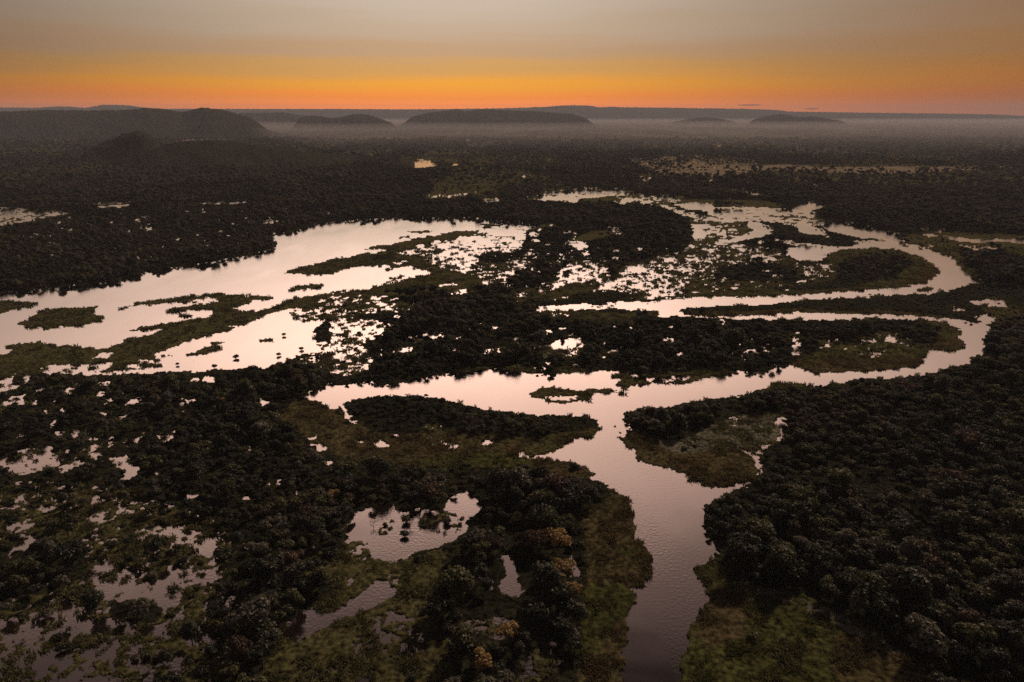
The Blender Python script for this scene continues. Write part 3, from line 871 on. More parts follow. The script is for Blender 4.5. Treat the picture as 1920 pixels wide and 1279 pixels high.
hill('plateau', '-900,212 -300,206 0,206 300,205 640,205 760,206 940,204 1023,201 1070,198 1107,199 1123,202 1143,201 1173,202 1280,203 1397,205 1457,207 1480,210 1613,212 1713,213 1863,215 1920,218 2200,219 2800,220',
     226, 17000, 1500, 'long flat plateau along the orange horizon', 3.0, 1)
hill('hill', '-200,204 0,202 60,203 117,200 160,203 193,197 240,198 267,202 330,206 420,208', 225, 14500, 900, 'pale low hills far off at the left end of the horizon', 2.0, 2)
hill('hill', '430,216 448,212 490,212 533,211 567,217 610,222 660,226', 230, 9500, 600, 'flat topped grey hill beyond the long dark ridge', 1.0, 3)
hill('hill', '545,226 570,219 585,217 605,219 625,222 640,220 663,214 690,215 713,223 733,230 750,236', 236, 7600, 400, 'small rounded double hill standing alone in the haze', 1.0, 4)
hill('hill', '740,229 760,223 800,212 847,207 860,206 873,209 907,205 940,207 1007,209 1073,214 1093,220 1113,227 1130,230', 231, 8600, 700, 'broad dark hill rising from the haze at the middle of the horizon', 1.0, 5)
hill('hill', '1395,231 1413,225 1440,217 1463,214 1500,220 1523,218 1547,222 1577,227 1595,230', 230, 9800, 400, 'low twin mounds in the mist in front of the plateau', 1.0, 6)
hill('hill', '1255,230 1290,224 1320,220 1350,223 1385,230', 230, 10600, 400, 'faint low mound in the mist left of the twin mounds', 1.0, 7)
hill('ridge', '-300,212 0,210 83,207 160,208 233,207 277,203 313,206 343,211 377,202 413,206 443,213 480,225 513,240 540,250', 248, 5200, 700, 'long dark forested ridge with a rounded peak at its right end', 1.0, 8)
hill('hill', '140,300 160,285 190,270 213,260 230,252 257,247 273,250 293,260 317,270 345,285 380,300', 300, 2500, 230, 'dark cone shaped hill in front of the long ridge', 0.6, 9)
hill('ridge', '215,304 260,290 300,276 335,266 400,263 450,268 510,278 580,288 640,295 700,312 740,335 780,358', 330, 2250, 330, 'low wooded spur sloping down towards the plain', 0.6, 10)

# ------------------------------------------------------------------ foliage building blocks
def blob_leaves(lobes, n, size, rs, flat=0.0):
    """many small bent leaf sprays spread over the lobes"""
    V = []; Fc = []
    tot = sum(l[3] ** 2 for l in lobes)
    for (cx, cy, cz, r, sq) in lobes:
        k = int(n * r * r / tot)
        for _ in range(k):
            dv = rs.normal(size=3); dv /= np.linalg.norm(dv)
            if dv[2] < -0.35:
                dv[2] = -dv[2]
            rr = r * (0.62 + 0.56 * rs.random())
            p = np.array([cx + dv[0] * rr, cy + dv[1] * rr, cz + dv[2] * rr * sq])
            nrm = dv * 0.9 + rs.normal(size=3) * 0.55
            nrm[2] += 0.35
            nrm /= np.linalg.norm(nrm)
            a = np.cross(nrm, rs.normal(size=3)); a /= np.linalg.norm(a)
            b = np.cross(nrm, a)
            s = size * (0.6 + 0.8 * rs.random())
            i = len(V)
            V += [p - a * s, p + b * s * 0.6 + nrm * s * 0.2, p + a * s, p - b * s * 0.6 + nrm * s * 0.2]
            Fc.append((i, i + 1, i + 2, i + 3))
    return V, Fc


def core(lobes, k=0.62):
    V = []; Fc = []
    base = []
    for j, (zz, rr) in enumerate(((-0.8, 0.6), (-0.2, 0.98), (0.5, 0.86), (0.9, 0.42))):
        base += [(rr * math.cos(2 * math.pi * (i + j * .5) / 7), rr * math.sin(2 * math.pi * (i + j * .5) / 7), zz) for i in range(7)]
    for (cx, cy, cz, r, sq) in lobes:
        o = len(V)
        V += [(cx + x * r * k, cy + y * r * k, cz + z * r * k * sq) for x, y, z in base]
        for j in range(3):
            for i in range(7):
                a, b = o + j * 7 + i, o + j * 7 + (i + 1) % 7
                Fc.append((a, b, b + 7, a + 7))
        t = o + 21
        Fc += [(t, t + 1, t + 2, t + 3), (t, t + 3, t + 4, t + 6), (t + 4, t + 5, t + 6, t + 6)]
    Fc = [f if f[2] != f[3] else (f[0], f[1], f[2], t) for f in Fc]
    return V, Fc


def crown_mesh(name, seed, kind, material, n=950):
    rs = np.random.default_rng(seed)
    lobes = []
    if kind == 'round':       # broad crown of several lobes, about 3 m radius
        lobes.append((rs.normal() * .3, rs.normal() * .3, 4.1, 1.7, 0.75))
        for i in range(8):
            a = 2 * math.pi * i / 8 + rs.random() * 1.1
            q = 0.9 + rs.random() * 1.7
            lobes.append((math.cos(a) * q, math.sin(a) * q, 3.0 + rs.random() * 2.3, 0.55 + rs.random() * 0.9, 0.7))
        size = 0.34
    elif kind == 'tall':
        lobes.append((0, 0, 5.0, 1.7, 1.1))
        for i in range(6):
            a = 2 * math.pi * i / 6 + rs.random()
            q = 0.8 + rs.random() * 0.8
            lobes.append((math.cos(a) * q, math.sin(a) * q, 3.2 + rs.random() * 3.0, 0.9 + rs.random() * 0.5, 0.9))
        size = 0.32
    else:                     # bush, domed to the ground, about 1.8 m radius
        lobes.append((0, 0, 1.0, 1.2, 0.9))
        for i in range(6):
            a = 2 * math.pi * i / 6 + rs.random() * 0.8
            q = 0.7 + rs.random() * 0.7
            lobes.append((math.cos(a) * q, math.sin(a) * q, 0.7 + rs.random() * 0.7, 0.6 + rs.random() * 0.45, 0.9))
        size = 0.30
    V, Fc = blob_leaves(lobes, n, size, rs)
    V2, F2 = core(lobes)
    o = len(V)
    return mesh_from(name, np.array(list(map(tuple, V)) + V2), np.array(Fc + [tuple(o + i for i in f) for f in F2]), material)


def tube(V, Fc, p0, p1, r0, r1, k=5):
    p0 = np.array(p0, float); p1 = np.array(p1, float)
    ax = p1 - p0; ax /= np.linalg.norm(ax)
    a = np.cross(ax, (0.3, 0.9, 0.1)); a /= np.linalg.norm(a); b = np.cross(ax, a)
    o = len(V)
    for p, r in ((p0, r0), (p1, r1)):
        V += [tuple(p + r * (a * math.cos(2 * math.pi * i / k) + b * math.sin(2 * math.pi * i / k))) for i in range(k)]
    Fc += [(o + i, o + (i + 1) % k, o + k + (i + 1) % k, o + k + i) for i in range(k)]


def trunk_mesh(name, seed, h, r):
    rs = np.random.default_rng(seed)
    V = []; Fc = []
    top = (rs.normal() * 0.2, rs.normal() * 0.2, h)
    tube(V, Fc, (0, 0, -0.8), top, r, r * 0.6)
    for i in range(4):
        a = 2 * math.pi * i / 4 + rs.random()
        tube(V, Fc, top, (math.cos(a) * h * 0.55, math.sin(a) * h * 0.55, h * (1.5 + .3 * rs.random())), r * 0.55, r * 0.15)
    return mesh_from(name, np.array(V), np.array(Fc), M_BARK)


TREE_KINDS = []     # (crown mesh, trunk mesh, colour word, shape word)
for ci, (mt, cw, wgt) in enumerate(((M_DARK, 'dark green', 6), (M_OLIVE, 'olive green', 3), (M_GREY, 'grey green', 2), (M_BRONZE, 'bronze brown', 1))):
    for vi, (shape, sw) in enumerate((('round', 'broad domed'), ('tall', 'narrow upright'), ('round', 'broad lumpy'))):
        if ci == 3 and vi == 2:
            continue
        sd_ = 100 + vi * 7 + ci * 31
        TREE_KINDS.append((crown_mesh('tree_crown', sd_, shape, mt), trunk_mesh('tree_trunk', sd_, 2.6, 0.22), cw, sw, wgt))
BUSH_KINDS = []
for ci, (mt, cw, wgt) in enumerate(((M_DARK, 'dark green', 4), (M_OLIVE, 'olive green', 4), (M_GREY, 'grey green', 2))):
    for vi in range(2):
        sd_ = 300 + vi * 7 + ci * 31
        BUSH_KINDS.append((crown_mesh('bush_foliage', sd_, 'bush', mt, 420), trunk_mesh('bush_stem', sd_, 0.7, 0.07), cw, ('rounded', 'ragged')[vi], wgt))
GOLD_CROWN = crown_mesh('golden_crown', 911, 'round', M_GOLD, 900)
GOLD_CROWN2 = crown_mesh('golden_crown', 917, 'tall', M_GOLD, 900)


# ------------------------------------------------------------------ where plants stand
def scatter(d0, d1, s, seed):
    rs = np.random.default_rng(seed)
    ys = np.arange(d0, d1, s)
    wmax = d1 * 0.86 + 40
    xs = np.arange(-wmax, wmax, s)
    X, Y = np.meshgrid(xs, ys)
    X[1::2] += s / 2
    X = X + (rs.random(X.shape) - .5) * s * 0.85
    Y = Y + (rs.random(Y.shape) - .5) * s * 0.85
    X = X.ravel(); Y = Y.ravel()
    px, py = to_px(X, Y)
    k = (px > -90) & (px < 2010) & (py < 1400)
    return X[k], Y[k], rs


PL = []      # x, y, scale, is_bush
for d0, d1, s, kz in ((95, 300, 4.5, 1.10), (300, 520, 4.2, 1.0), (520, 900, 4.7, 1.03), (900, 1500, 6.0, 1.22), (1500, 2700, 8.5, 1.55), (2700, 4300, 14.0, 2.2)):
    X, Y, rs = scatter(d0, d1, s, int(d0))
    PX, PY = to_px(*warp(X, Y))
    t = near(TRE, PX, PY) * (1 - 0.75 * clearing(X, Y)); sz = near(SIZ, PX, PY)
    lv = land(X, Y)
    gap = uni(fbm(X / 24, Y / 24, 61, 4, 0.6))
    t = np.where(gap > 0.84, t * 0.3, t)      # small openings in the woods
    r = rs.random(len(X))
    sc = np.clip(np.exp(rs.normal(size=len(X)) * 0.30) * 0.84, 0.42, 1.9) * sz * kz
    # taller stands and gaps in patches
    sc *= 0.8 + 0.45 * uni(fbm(X / 45, Y / 45, 77, 3))
    sc = np.where(rs.random(len(X)) < 0.02, sc * 1.35, sc)
    sc = np.minimum(sc, 1.9 * kz)
    w0 = near(WET, PX, PY)
    # shrubs rather than tall trees on the northern water's edge
    bx_, by_ = to_px(X, Y - 11.0)
    sc = np.where((near(WET, bx_, by_) > 0.9) & (w0 < 0.3), sc * 0.55, sc)

    def hides(k_):
        h_ = np.zeros(len(X))
        for ox, oy, hz in ((0, 0, 5.9), (0, 0, 4.2), (0, 0, 2.4), (-2.7, 0, 4.0), (2.7, 0, 4.0), (0, -2.8, 2.2), (-2.2, -2.0, 2.6), (2.2, -2.0, 2.6)):
            ax_, ay_ = to_px(X + ox * k_, Y + oy * k_, hz * k_)
            h_ = np.maximum(h_, near(WET, ax_, ay_) - w0)
        return h_
    hide = hides(sc)
    sc = np.where(hide > 0.4, sc * 0.5, sc)
    hide = hides(sc)
    tx, ty = to_px(X, Y, 5.4 * sc)
    tt = near(TRE, tx, ty)
    ok = (r < t) & ((lv > 0.0) | ((t > 0.05) & (t < 0.6) & (lv > -0.45) & (rs.random(len(X)) < 0.35)))
    ok &= ~(hide > 0.4)       # water that is open to view in front of or behind the plant stays open
    # a crown may not hide open grass traced behind it
    ok &= ~((tt < 0.03) & (t > 0.5))
    for x_, y_, s_, z_ in zip(X[ok], Y[ok], sc[ok], sz[ok]):
        PL.append((x_, y_, s_, z_ < 0.62))
PL = np.array(PL)
print('plants', len(PL), 'bushes', int(PL[:, 3].sum()))

dist = np.sqrt(PL[:, 0] ** 2 + PL[:, 1] ** 2 + CAM_H ** 2)
ppx, ppy = to_px(PL[:, 0], PL[:, 1], 2.0)
inview = (ppx > 4) & (ppx < 1916) & (ppy > 240) & (ppy < 1276)
isb = PL[:, 3] > 0.5
app = PL[:, 2] * np.where(isb, 0.6, 1.0) / dist
order_t = [i for i in np.argsort(-app) if inview[i] and not isb[i]][:300]
order_b = [i for i in np.argsort(-app) if inview[i] and isb[i]][:300]

ZONES = (
    ('dense right bank forest', '1290,940 1340,900 1440,800 1500,700 1925,660 1925,1285 1740,1285 1600,1170 1480,1100 1380,1095 1290,1060'),
    ('thicket beside the grassy bank', '800,900 1150,900 1110,1285 790,1285'),
    ('flooded lowland, lower left', '-5,900 440,900 440,1285 -5,1285'),
    ('thicket left of pink pond', '440,880 800,880 660,1285 440,1285'),
    ('forest above pink pond', '-5,690 1120,690 1150,905 -5,900'),
    ('reed bed, lower right', '1270,1050 1760,1285 1270,1285'),
)
ZM = np.full((H_, W_), 99, np.int16)
for zi in range(len(ZONES) - 1, -1, -1):
    y0, y1, m = fill(ZONES[zi][1])
    ZM[y0:y1 + 1][m] = zi


def zone(i):
    z = ZM[int(np.clip(ppy[i], 0, H_ - 1)), int(np.clip(ppx[i], 0, W_ - 1))]
    return ZONES[z][0] if z < 99 else 'woods farther up river'


ZBOX = {}
for i_ in range(len(PL)):
    if inview[i_]:
        b_ = ZBOX.setdefault(zone(i_), [9e9, -9e9, 9e9, -9e9])
        b_[0] = min(b_[0], ppx[i_]); b_[1] = max(b_[1], ppx[i_]); b_[2] = min(b_[2], ppy[i_]); b_[3] = max(b_[3], ppy[i_])


def place(i, z):
    """which part of its stand a plant grows in, as the photo shows it"""
    b = ZBOX[z]
    u = (ppx[i] - b[0]) / max(1, b[1] - b[0]); v = (ppy[i] - b[2]) / max(1, b[3] - b[2])
    h = ('left', 'middle', 'right')[min(2, int(u * 3))]
    w_ = ('upper', 'central', 'lower')[min(2, int(v * 3))]
    return f'{w_} {h} of {z}'


PROTO = {}


def plant(kinds, ki, x, y, s, rz, name, part_crown, part_stem, label, cat, group, crown=None):
    key = (name, ki, crown.name if crown else None)
    z = 0.1
    if key not in PROTO:
        root = bpy.data.objects.new(name, None)
        COL.objects.link(root)
        c = link(part_crown, crown or kinds[ki][0], root)
        t_ = link(part_stem, kinds[ki][1], root)
        PROTO[key] = (root, c, t_)
    else:
        r0, c0, t0 = PROTO[key]
        root = r0.copy(); COL.objects.link(root)
        for ch in (c0, t0):
            cc = ch.copy(); COL.objects.link(cc); cc.parent = root
    root.empty_display_size = 1.0
    root.location = (x, y, z)
    root.rotation_euler = (0, 0, rz)
    root.scale = (s, s, s)
    root['label'] = label; root['category'] = cat
    for k in ('group',):
        if group:
            root[k] = group
        elif k in root:
            del root[k]
    return root


# ---- golden trees, warm rim light worked into their leaf colour, one by one
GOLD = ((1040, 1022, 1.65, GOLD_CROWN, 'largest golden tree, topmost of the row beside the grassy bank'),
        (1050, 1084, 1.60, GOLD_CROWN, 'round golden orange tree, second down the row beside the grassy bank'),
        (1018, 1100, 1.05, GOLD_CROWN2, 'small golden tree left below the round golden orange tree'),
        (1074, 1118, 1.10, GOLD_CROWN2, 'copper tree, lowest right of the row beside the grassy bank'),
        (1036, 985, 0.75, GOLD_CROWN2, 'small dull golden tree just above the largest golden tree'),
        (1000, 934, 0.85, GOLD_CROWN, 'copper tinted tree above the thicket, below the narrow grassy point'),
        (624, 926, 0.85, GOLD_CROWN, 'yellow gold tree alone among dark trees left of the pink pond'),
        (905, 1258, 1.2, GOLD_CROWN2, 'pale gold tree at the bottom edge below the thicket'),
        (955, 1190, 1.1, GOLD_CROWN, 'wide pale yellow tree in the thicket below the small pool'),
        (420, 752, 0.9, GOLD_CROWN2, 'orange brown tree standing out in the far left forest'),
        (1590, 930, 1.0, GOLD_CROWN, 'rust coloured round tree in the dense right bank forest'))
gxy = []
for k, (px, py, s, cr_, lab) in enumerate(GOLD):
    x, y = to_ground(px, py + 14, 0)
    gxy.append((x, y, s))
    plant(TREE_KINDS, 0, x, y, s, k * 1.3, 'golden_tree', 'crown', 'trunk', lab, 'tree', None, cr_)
# ---- lone bushes standing in open water
LONE = ((443, 668, 1.1, 'dark round bush alone in the lagoon, largest near its lower shore'), (403, 686, 1.0, 'dark round bush at the lower left shore of the lagoon'),
        (333, 681, 0.7, 'small bush in the lagoon just above its lower left corner'), (523, 663, 0.9, 'round bush in the middle of the lagoon water'),
        (565, 652, 0.9, 'bush in the lagoon left of the big clump'), (532, 626, 0.9, 'bush in the lagoon near the upper grass shore'),
        (758, 1002, 0.95, 'round bush in the pink pond at lower centre, left of middle'), (838, 978, 1.1, 'tall dark bush in the pink pond, right of middle'),
        (785, 1048, 0.85, 'round dark bush at the lower shore of the pink pond'), (762, 975, 1.1, 'pale feathery bush at the top of the pink pond'),
        (345, 1052, 1.0, 'round bush between the two flooded pools at lower left'), (285, 1078, 1.0, 'low bush in the flooded pool at lower left'))
for k, (px, py, s, lab) in enumerate(LONE):
    x, y = to_ground(px, py + 4, 0)
    gxy.append((x, y, s * .5))
    plant(BUSH_KINDS, (0, 2, 1, 4)[k % 4], x, y, s, k * 0.9, 'bush', 'foliage', 'stem', lab, 'bush', None)


def bare_mesh(name, seed):
    rs = np.random.default_rng(seed)
    V = []; Fc = []
    tips = [((0, 0, -0.6), (rs.normal() * .2, rs.normal() * .2, 1.0), .10)]
    tube(V, Fc, *tips[0][:2], .12, .09)
    level = [(np.array(tips[0][1]), .09)]
    for gen in range(4):
        nxt = []
        for p, r in level:
            for _ in range(3 if gen < 3 else 2):
                dv = rs.normal(size=3) * (1.0, 1.0, .5) + (0, 0, .75)
                q = p + dv / np.linalg.norm(dv) * (1.25 - .22 * gen) * (0.7 + .5 * rs.random())
                tube(V, Fc, p, q, r, r * .6, 3)
                nxt.append((q, max(.022, r * .6)))
        level = nxt
    return mesh_from(name, np.array(V), np.array(Fc), M_TWIG)


M_TWIG = plain_mat('twig_bark', (.16, .115, .09))
BARE_M = [bare_mesh('bare_branches', 700 + k) for k in range(3)]
BARE = ((606, 672), (618, 664), (628, 676), (640, 668), (596, 684), (612, 690), (630, 694), (645, 684), (622, 704), (608, 700), (650, 660), (600, 662),
        (560, 676), (588, 694), (660, 690), (575, 668), (1390, 800), (1420, 792), (1372, 806), (1440, 812), (1405, 818),
        (1392, 1106), (1420, 1112), (1445, 1118), (1470, 1128), (900, 812), (880, 805), (846, 806), (800, 974), (770, 985), (820, 960), (700, 985))
for k, (px, py) in enumerate(BARE):
    x, y = to_ground(px, py + 6, 0)
    o = link('bare_bush', BARE_M[k % 3])
    o.location = (x, y, 0.1); o.rotation_euler = (0, 0, k * 1.7); s_ = 0.8 + 0.35 * math.sin(k * 2.1) ** 2
    o.scale = (s_, s_, s_)
    wh = ('in the shallow water beside the lagoon' if k < 16 else 'in the pale scrub east of the river fork' if k < 21 else
          'at the upper edge of the lower right reed bed' if k < 25 else 'on the island west of the fork' if k < 28 else 'in the pink pond')
    o['label'] = 'leafless brown bush of thin twigs ' + wh; o['category'] = 'bush'; o['group'] = 'leafless bushes ' + wh

single = set()
LABELLED = {}
ROOTS = []
wt_t = np.array([k[4] for k in TREE_KINDS], float); wt_t /= wt_t.sum()
wt_b = np.array([k[4] for k in BUSH_KINDS], float); wt_b /= wt_b.sum()
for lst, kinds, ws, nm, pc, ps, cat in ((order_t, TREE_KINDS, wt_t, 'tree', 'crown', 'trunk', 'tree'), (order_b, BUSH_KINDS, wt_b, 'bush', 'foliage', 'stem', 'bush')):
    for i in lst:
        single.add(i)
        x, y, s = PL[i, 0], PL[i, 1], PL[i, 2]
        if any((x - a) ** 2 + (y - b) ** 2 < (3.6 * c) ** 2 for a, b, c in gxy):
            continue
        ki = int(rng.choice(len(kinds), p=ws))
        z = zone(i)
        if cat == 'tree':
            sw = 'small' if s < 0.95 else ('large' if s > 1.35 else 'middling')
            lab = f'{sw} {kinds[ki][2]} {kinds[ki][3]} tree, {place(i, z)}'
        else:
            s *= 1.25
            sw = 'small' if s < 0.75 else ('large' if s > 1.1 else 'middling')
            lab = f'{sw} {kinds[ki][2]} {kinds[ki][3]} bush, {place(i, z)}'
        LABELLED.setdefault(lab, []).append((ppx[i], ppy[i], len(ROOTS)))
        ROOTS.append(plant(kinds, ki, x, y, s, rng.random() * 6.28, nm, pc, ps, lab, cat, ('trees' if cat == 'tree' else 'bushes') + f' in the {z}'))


# the few that share every other trait are told apart by their place
for lab, mem in LABELLED.items():
    words = None
    mem.sort()
    if len(mem) == 2:
        words = ('leftmost', 'rightmost')
    elif len(mem) == 3:
        words = ('leftmost', 'second', 'rightmost')
    if words:
        for w_, (_, _, ri) in zip(words, mem):
            ROOTS[ri]['label'] = (f'{w_} {lab}' if w_ != 'second' else 'middle ' + lab) 

# ------------------------------------------------------------------ the rest of the plants, as masses
def mass(name, pts, scl, sources, weights, label, seed, tilt=0.0, patch=None):
    me = bpy.data.meshes.new(name)
    me.vertices.add(len(pts)); me.vertices.foreach_set('co', np.asarray(pts, np.float32).ravel())
    rs = np.random.default_rng(seed)
    a = me.attributes.new('scl', 'FLOAT', 'POINT'); a.data.foreach_set('value', np.asarray(scl, np.float32))
    a = me.attributes.new('rot', 'FLOAT_VECTOR', 'POINT')
    rv = np.stack([rs.normal(size=len(pts)) * tilt, rs.normal(size=len(pts)) * tilt, rs.random(len(pts)) * 6.283], -1)
    a.data.foreach_set('vector', rv.astype(np.float32).ravel())
    a = me.attributes.new('pick', 'INT', 'POINT')
    w = np.array(weights, float); w /= w.sum()
    r_ = rs.random(len(pts))
    if patch is not None:           # kinds grow together in patches
        r_ = np.clip(0.55 * patch + 0.45 * r_, 0, 0.9999)
        r_ = np.argsort(np.argsort(r_)) / len(r_)
    a.data.foreach_set('value', np.searchsorted(np.cumsum(w)[:-1], r_, side='right').astype(np.int32))
    o = link(name, me, kind='stuff', label=label)
    g = bpy.data.node_groups.new(name, 'GeometryNodeTree')
    g.interface.new_socket('Geometry', in_out='INPUT', socket_type='NodeSocketGeometry')
    g.interface.new_socket('Geometry', in_out='OUTPUT', socket_type='NodeSocketGeometry')
    gi = g.nodes.new('NodeGroupInput'); go = g.nodes.new('NodeGroupOutput')
    iop = g.nodes.new('GeometryNodeInstanceOnPoints')
    iop.inputs['Pick Instance'].default_value = True
    jn = g.nodes.new('GeometryNodeJoinGeometry')
    for so in reversed(sources):
        oi = g.nodes.new('GeometryNodeObjectInfo')
        oi.inputs['Object'].default_value = so
        oi.inputs['As Instance'].default_value = True
        g.links.new(oi.outputs['Geometry'], jn.inputs[0])

    def attr(nm, typ):
        n = g.nodes.new('GeometryNodeInputNamedAttribute'); n.data_type = typ
        n.inputs['Name'].default_value = nm
        return n.outputs['Attribute']
    g.links.new(gi.outputs[0], iop.inputs['Points'])
    g.links.new(jn.outputs[0], iop.inputs['Instance'])
    g.links.new(attr('pick', 'INT'), iop.inputs['Instance Index'])
    g.links.new(attr('rot', 'FLOAT_VECTOR'), iop.inputs['Rotation'])
    g.links.new(attr('scl', 'FLOAT'), iop.inputs['Scale'])
    g.links.new(iop.outputs[0], go.inputs[0])
    md = o.modifiers.new('scatter', 'NODES'); md.node_group = g
    return o


def sources_of(name, kinds):
    out = []; w = []
    for k, v in sorted(PROTO.items(), key=lambda q: q[0][1]):
        if k[0] == name and k[2] is None:
            out.append(v[1]); w.append(kinds[k[1]][4])
    return out, w


rest = np.array([i not in single for i in range(len(PL))])
for a, b, c in gxy:
    rest &= (PL[:, 0] - a) ** 2 + (PL[:, 1] - b) ** 2 > (3.6 * c) ** 2
# the near trees outside the frame are left to the masses too
tp = PL[rest & ~isb]; bpn = PL[rest & isb]
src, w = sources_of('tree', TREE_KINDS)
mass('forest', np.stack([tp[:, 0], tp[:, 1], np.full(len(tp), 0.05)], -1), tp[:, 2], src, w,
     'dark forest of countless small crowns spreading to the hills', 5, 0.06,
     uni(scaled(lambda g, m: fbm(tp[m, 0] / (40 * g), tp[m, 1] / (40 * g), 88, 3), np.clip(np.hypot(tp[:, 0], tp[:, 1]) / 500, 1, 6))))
src, w = sources_of('bush', BUSH_KINDS)
mass('scrub', np.stack([bpn[:, 0], bpn[:, 1], np.full(len(bpn), 0.05)], -1), bpn[:, 2] * 1.25, src, w,
     'low dark scrub scattered over the marsh and banks', 6, 0.08)


# grass tufts on the floating meadows
def tuft_mesh(name, seed, m, n=16, h=0.55, spread=0.6):
    rs = np.random.default_rng(seed)
    V = []; Fc = []
    for i in range(n):
        a = rs.random() * 6.28; q = spread * math.sqrt(rs.random())
        bx, by = math.cos(a) * q, math.sin(a) * q
        hh = h * (0.5 + 0.8 * rs.random()); wd = 0.10 + 0.08 * rs.random()
        t_ = rs.random() * 6.28; lx, ly = math.cos(t_), math.sin(t_)
        ox, oy = rs.normal() * 0.28, rs.normal() * 0.28
        o = len(V)
        V += [(bx - lx * wd, by - ly * wd, -0.05), (bx + lx * wd, by + ly * wd, -0.05),
              (bx + ox * .6 + lx * wd * .9, by + oy * .6 + ly * wd * .9, hh * .7), (bx + ox * 1.4, by + oy * 1.4, hh)]
        Fc.append((o, o + 1, o + 2, o + 3))
    return mesh_from(name, np.array(V), np.array(Fc), m)


GR = {OLIVE: [], BROWN: [], BRIGHT: [], SCRUB: []}
for d0, d1, s in ((95, 260, 1.05), (260, 420, 1.5), (420, 800, 2.6)):
    X, Y, rs = scatter(d0, d1, s, 1000 + int(d0))
    PX, PY = to_px(*warp(X, Y))
    cv = near(CVR, PX, PY); lv = land(X, Y)
    dens = uni(fbm(X / 7, Y / 7, 55, 3))
    ok = (lv > -0.02) & (cv != FOREST) & (cv != DRY) & (rs.random(len(X)) < 0.35 + 0.65 * dens)
    hgt = (0.5 + 1.5 * uni(fbm(X / 6, Y / 6, 91, 4)) ** 2) * (s / 0.95) ** 0.6
    swap = rs.random(len(X))
    for c in GR:
        k = ok & (cv == c)
        if c == BROWN:
            k2 = k & (swap < 0.3); GR[OLIVE].append(np.stack([X[k2], Y[k2], hgt[k2]], -1)); k = k & (swap >= 0.3)
        if c == BRIGHT:
            patchy = uni(fbm(X / 10, Y / 10, 66, 3))
            k2 = k & (patchy < 0.55); GR[OLIVE].append(np.stack([X[k2], Y[k2], hgt[k2]], -1)); k = k & (patchy >= 0.55)
        GR[c].append(np.stack([X[k], Y[k], hgt[k]], -1))
GR[OLIVE] += GR.pop(SCRUB)
for c, mt, nm, lab in ((OLIVE, M_TUFT, 'marsh_grass', 'olive marsh grass and floating plants along the banks'),
                       (BROWN, M_TUFTB, 'brown_grass', 'brownish floating grass mats beside the river'),
                       (BRIGHT, M_TUFTG, 'bright_grass', 'bright green floating plants by the lower river')):
    P = np.concatenate(GR[c])
    if len(P) < 3:
        continue
    root = bpy.data.objects.new('grass_tuft', None); COL.objects.link(root)
    srcs = []
    x0, y0, _ = P[len(P) // 2]
    root.location = (x0, y0, 0.2)
    root['label'] = f'grass tuft in the {nm.replace("_", " ")} by the water'; root['category'] = 'grass tuft'; root['group'] = 'grass tufts'
    for v in range(3):
        b_ = link('blades', tuft_mesh('grass_blades', 40 + v, mt), root)
        b_.location = (v * 0.7, 0, 0)
        srcs.append(b_)
    mass(nm, np.stack([P[:, 0], P[:, 1], np.full(len(P), 0.15)], -1), P[:, 2], srcs, [1, 1, 1], lab, 70 + c, 0.05)
    print(nm, len(P))

# ------------------------------------------------------------------ small dark clouds low over the horizon
M_CLOUD, nt, out = mat('cloud_dark')
df = node(nt, 'ShaderNodeBsdfDiffuse'); df.inputs['Color'].default_value = (.75, .36, .16, 1)
nt.links.new(df.outputs[0], out.inputs['Surface'])


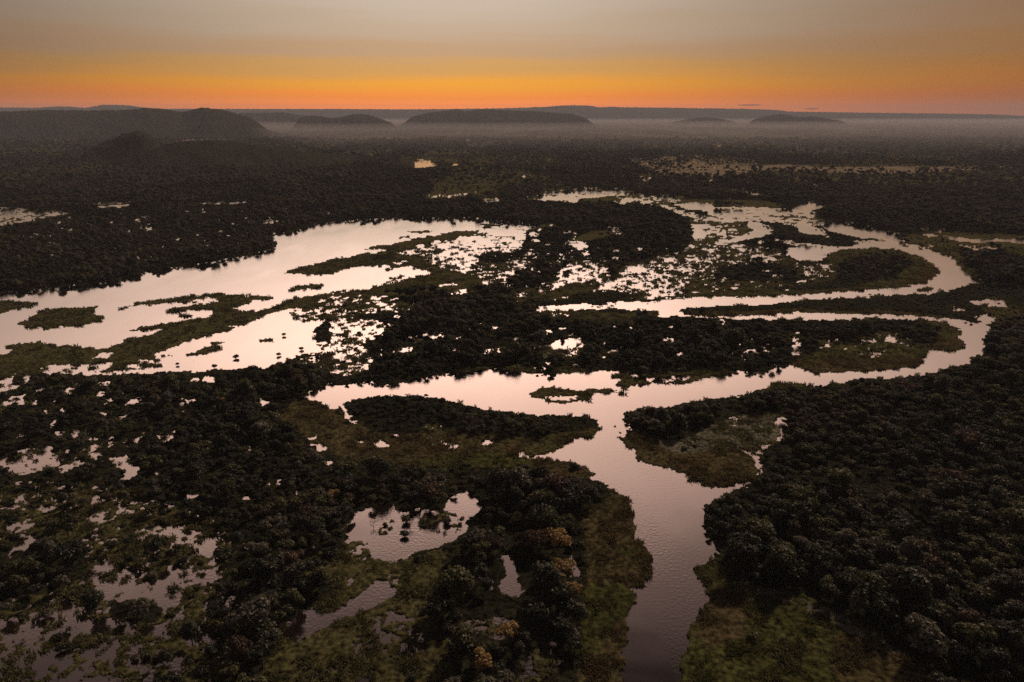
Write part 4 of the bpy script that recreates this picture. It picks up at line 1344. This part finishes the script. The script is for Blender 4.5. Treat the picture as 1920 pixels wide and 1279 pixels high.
def cloud(px0, px1, py, thick_px, label, seed):
    D = 34000.0
    rs = np.random.default_rng(seed)
    x0, _, z0 = at_dist(px0, py, D); x1, _, _ = at_dist(px1, py, D)
    half = (x1 - x0) / 2; cx_ = (x0 + x1) / 2
    th = thick_px / F * D / 2
    V = []; nu, nv = 40, 10
    for i in range(nu):
        s = -1 + 2 * i / (nu - 1)
        rr = max(0.02, (1 - s * s)) ** 0.7 * (0.7 + 0.5 * rs.random())
        for j in range(nv):
            a = 2 * math.pi * j / nv
            V.append((cx_ + s * half, D + math.cos(a) * rr * half * 0.25, z0 + math.sin(a) * rr * th))
    Fc = [(i * nv + j, i * nv + (j + 1) % nv, (i + 1) * nv + (j + 1) % nv, (i + 1) * nv + j) for i in range(nu - 1) for j in range(nv)]
    o = link('cloud', mesh_from('cloud', np.array(V), np.array(Fc), M_CLOUD, True))
    o['label'] = label; o['category'] = 'cloud'


cloud(1382, 1430, 197, 2.2, 'thin dark cloud streak low over the plateau, the longer and left one', 1)
cloud(1508, 1536, 204, 2.0, 'thin dark cloud streak low over the plateau, the shorter and right one', 2)

# ------------------------------------------------------------------ haze
M_HAZE, nt, out = mat('haze_air')
pv = node(nt, 'ShaderNodeVolumePrincipled')
pv.inputs['Color'].default_value = (0.74, 0.80, 0.98, 1)
pv.inputs['Density'].default_value = 0.000046
pv.inputs['Anisotropy'].default_value = 0.0
nt.links.new(pv.outputs[0], out.inputs['Volume'])
B = 22500.0
zl, zh = -3.0, 420.0
hv = [(-B, -B, zl), (B, -B, zl), (B, B, zl), (-B, B, zl), (-B, -B, zh), (B, -B, zh), (B, B, zh), (-B, B, zh)]
hf = [(0, 3, 2, 1), (4, 5, 6, 7), (0, 1, 5, 4), (1, 2, 6, 5), (2, 3, 7, 6), (3, 0, 4, 7)]
link('haze', mesh_from('haze', np.array(hv), np.array(hf), M_HAZE), kind='stuff', label='thin dusk haze thickening towards the hills')
M_MIST, nt, out = mat('mist_air')
pv = node(nt, 'ShaderNodeVolumePrincipled')
pv.inputs['Color'].default_value = (0.86, 0.86, 0.90, 1)
pv.inputs['Density'].default_value = 0.00014
pv.inputs['Anisotropy'].default_value = 0.0
nt.links.new(pv.outputs[0], out.inputs['Volume'])
ring = ((-700, 2700), (1500, 2500), (7500, 4700), (14000, 9000), (16000, 16000), (-16000, 16000), (-9500, 9000), (-3300, 6900), (-1700, 4600))
nr = len(ring)
mv = [(x_, y_, z_) for z_ in (-2.0, 66.0) for x_, y_ in ring]
me = bpy.data.meshes.new('mist')
me.from_pydata(mv, [], [tuple(range(nr - 1, -1, -1)), tuple(range(nr, 2 * nr))] + [(i, (i + 1) % nr, nr + (i + 1) % nr, nr + i) for i in range(nr)])
me.materials.append(M_MIST)
link('mist', me, kind='stuff', label='low mist lying on the plain between the hills and the plateau')
print('scene built')
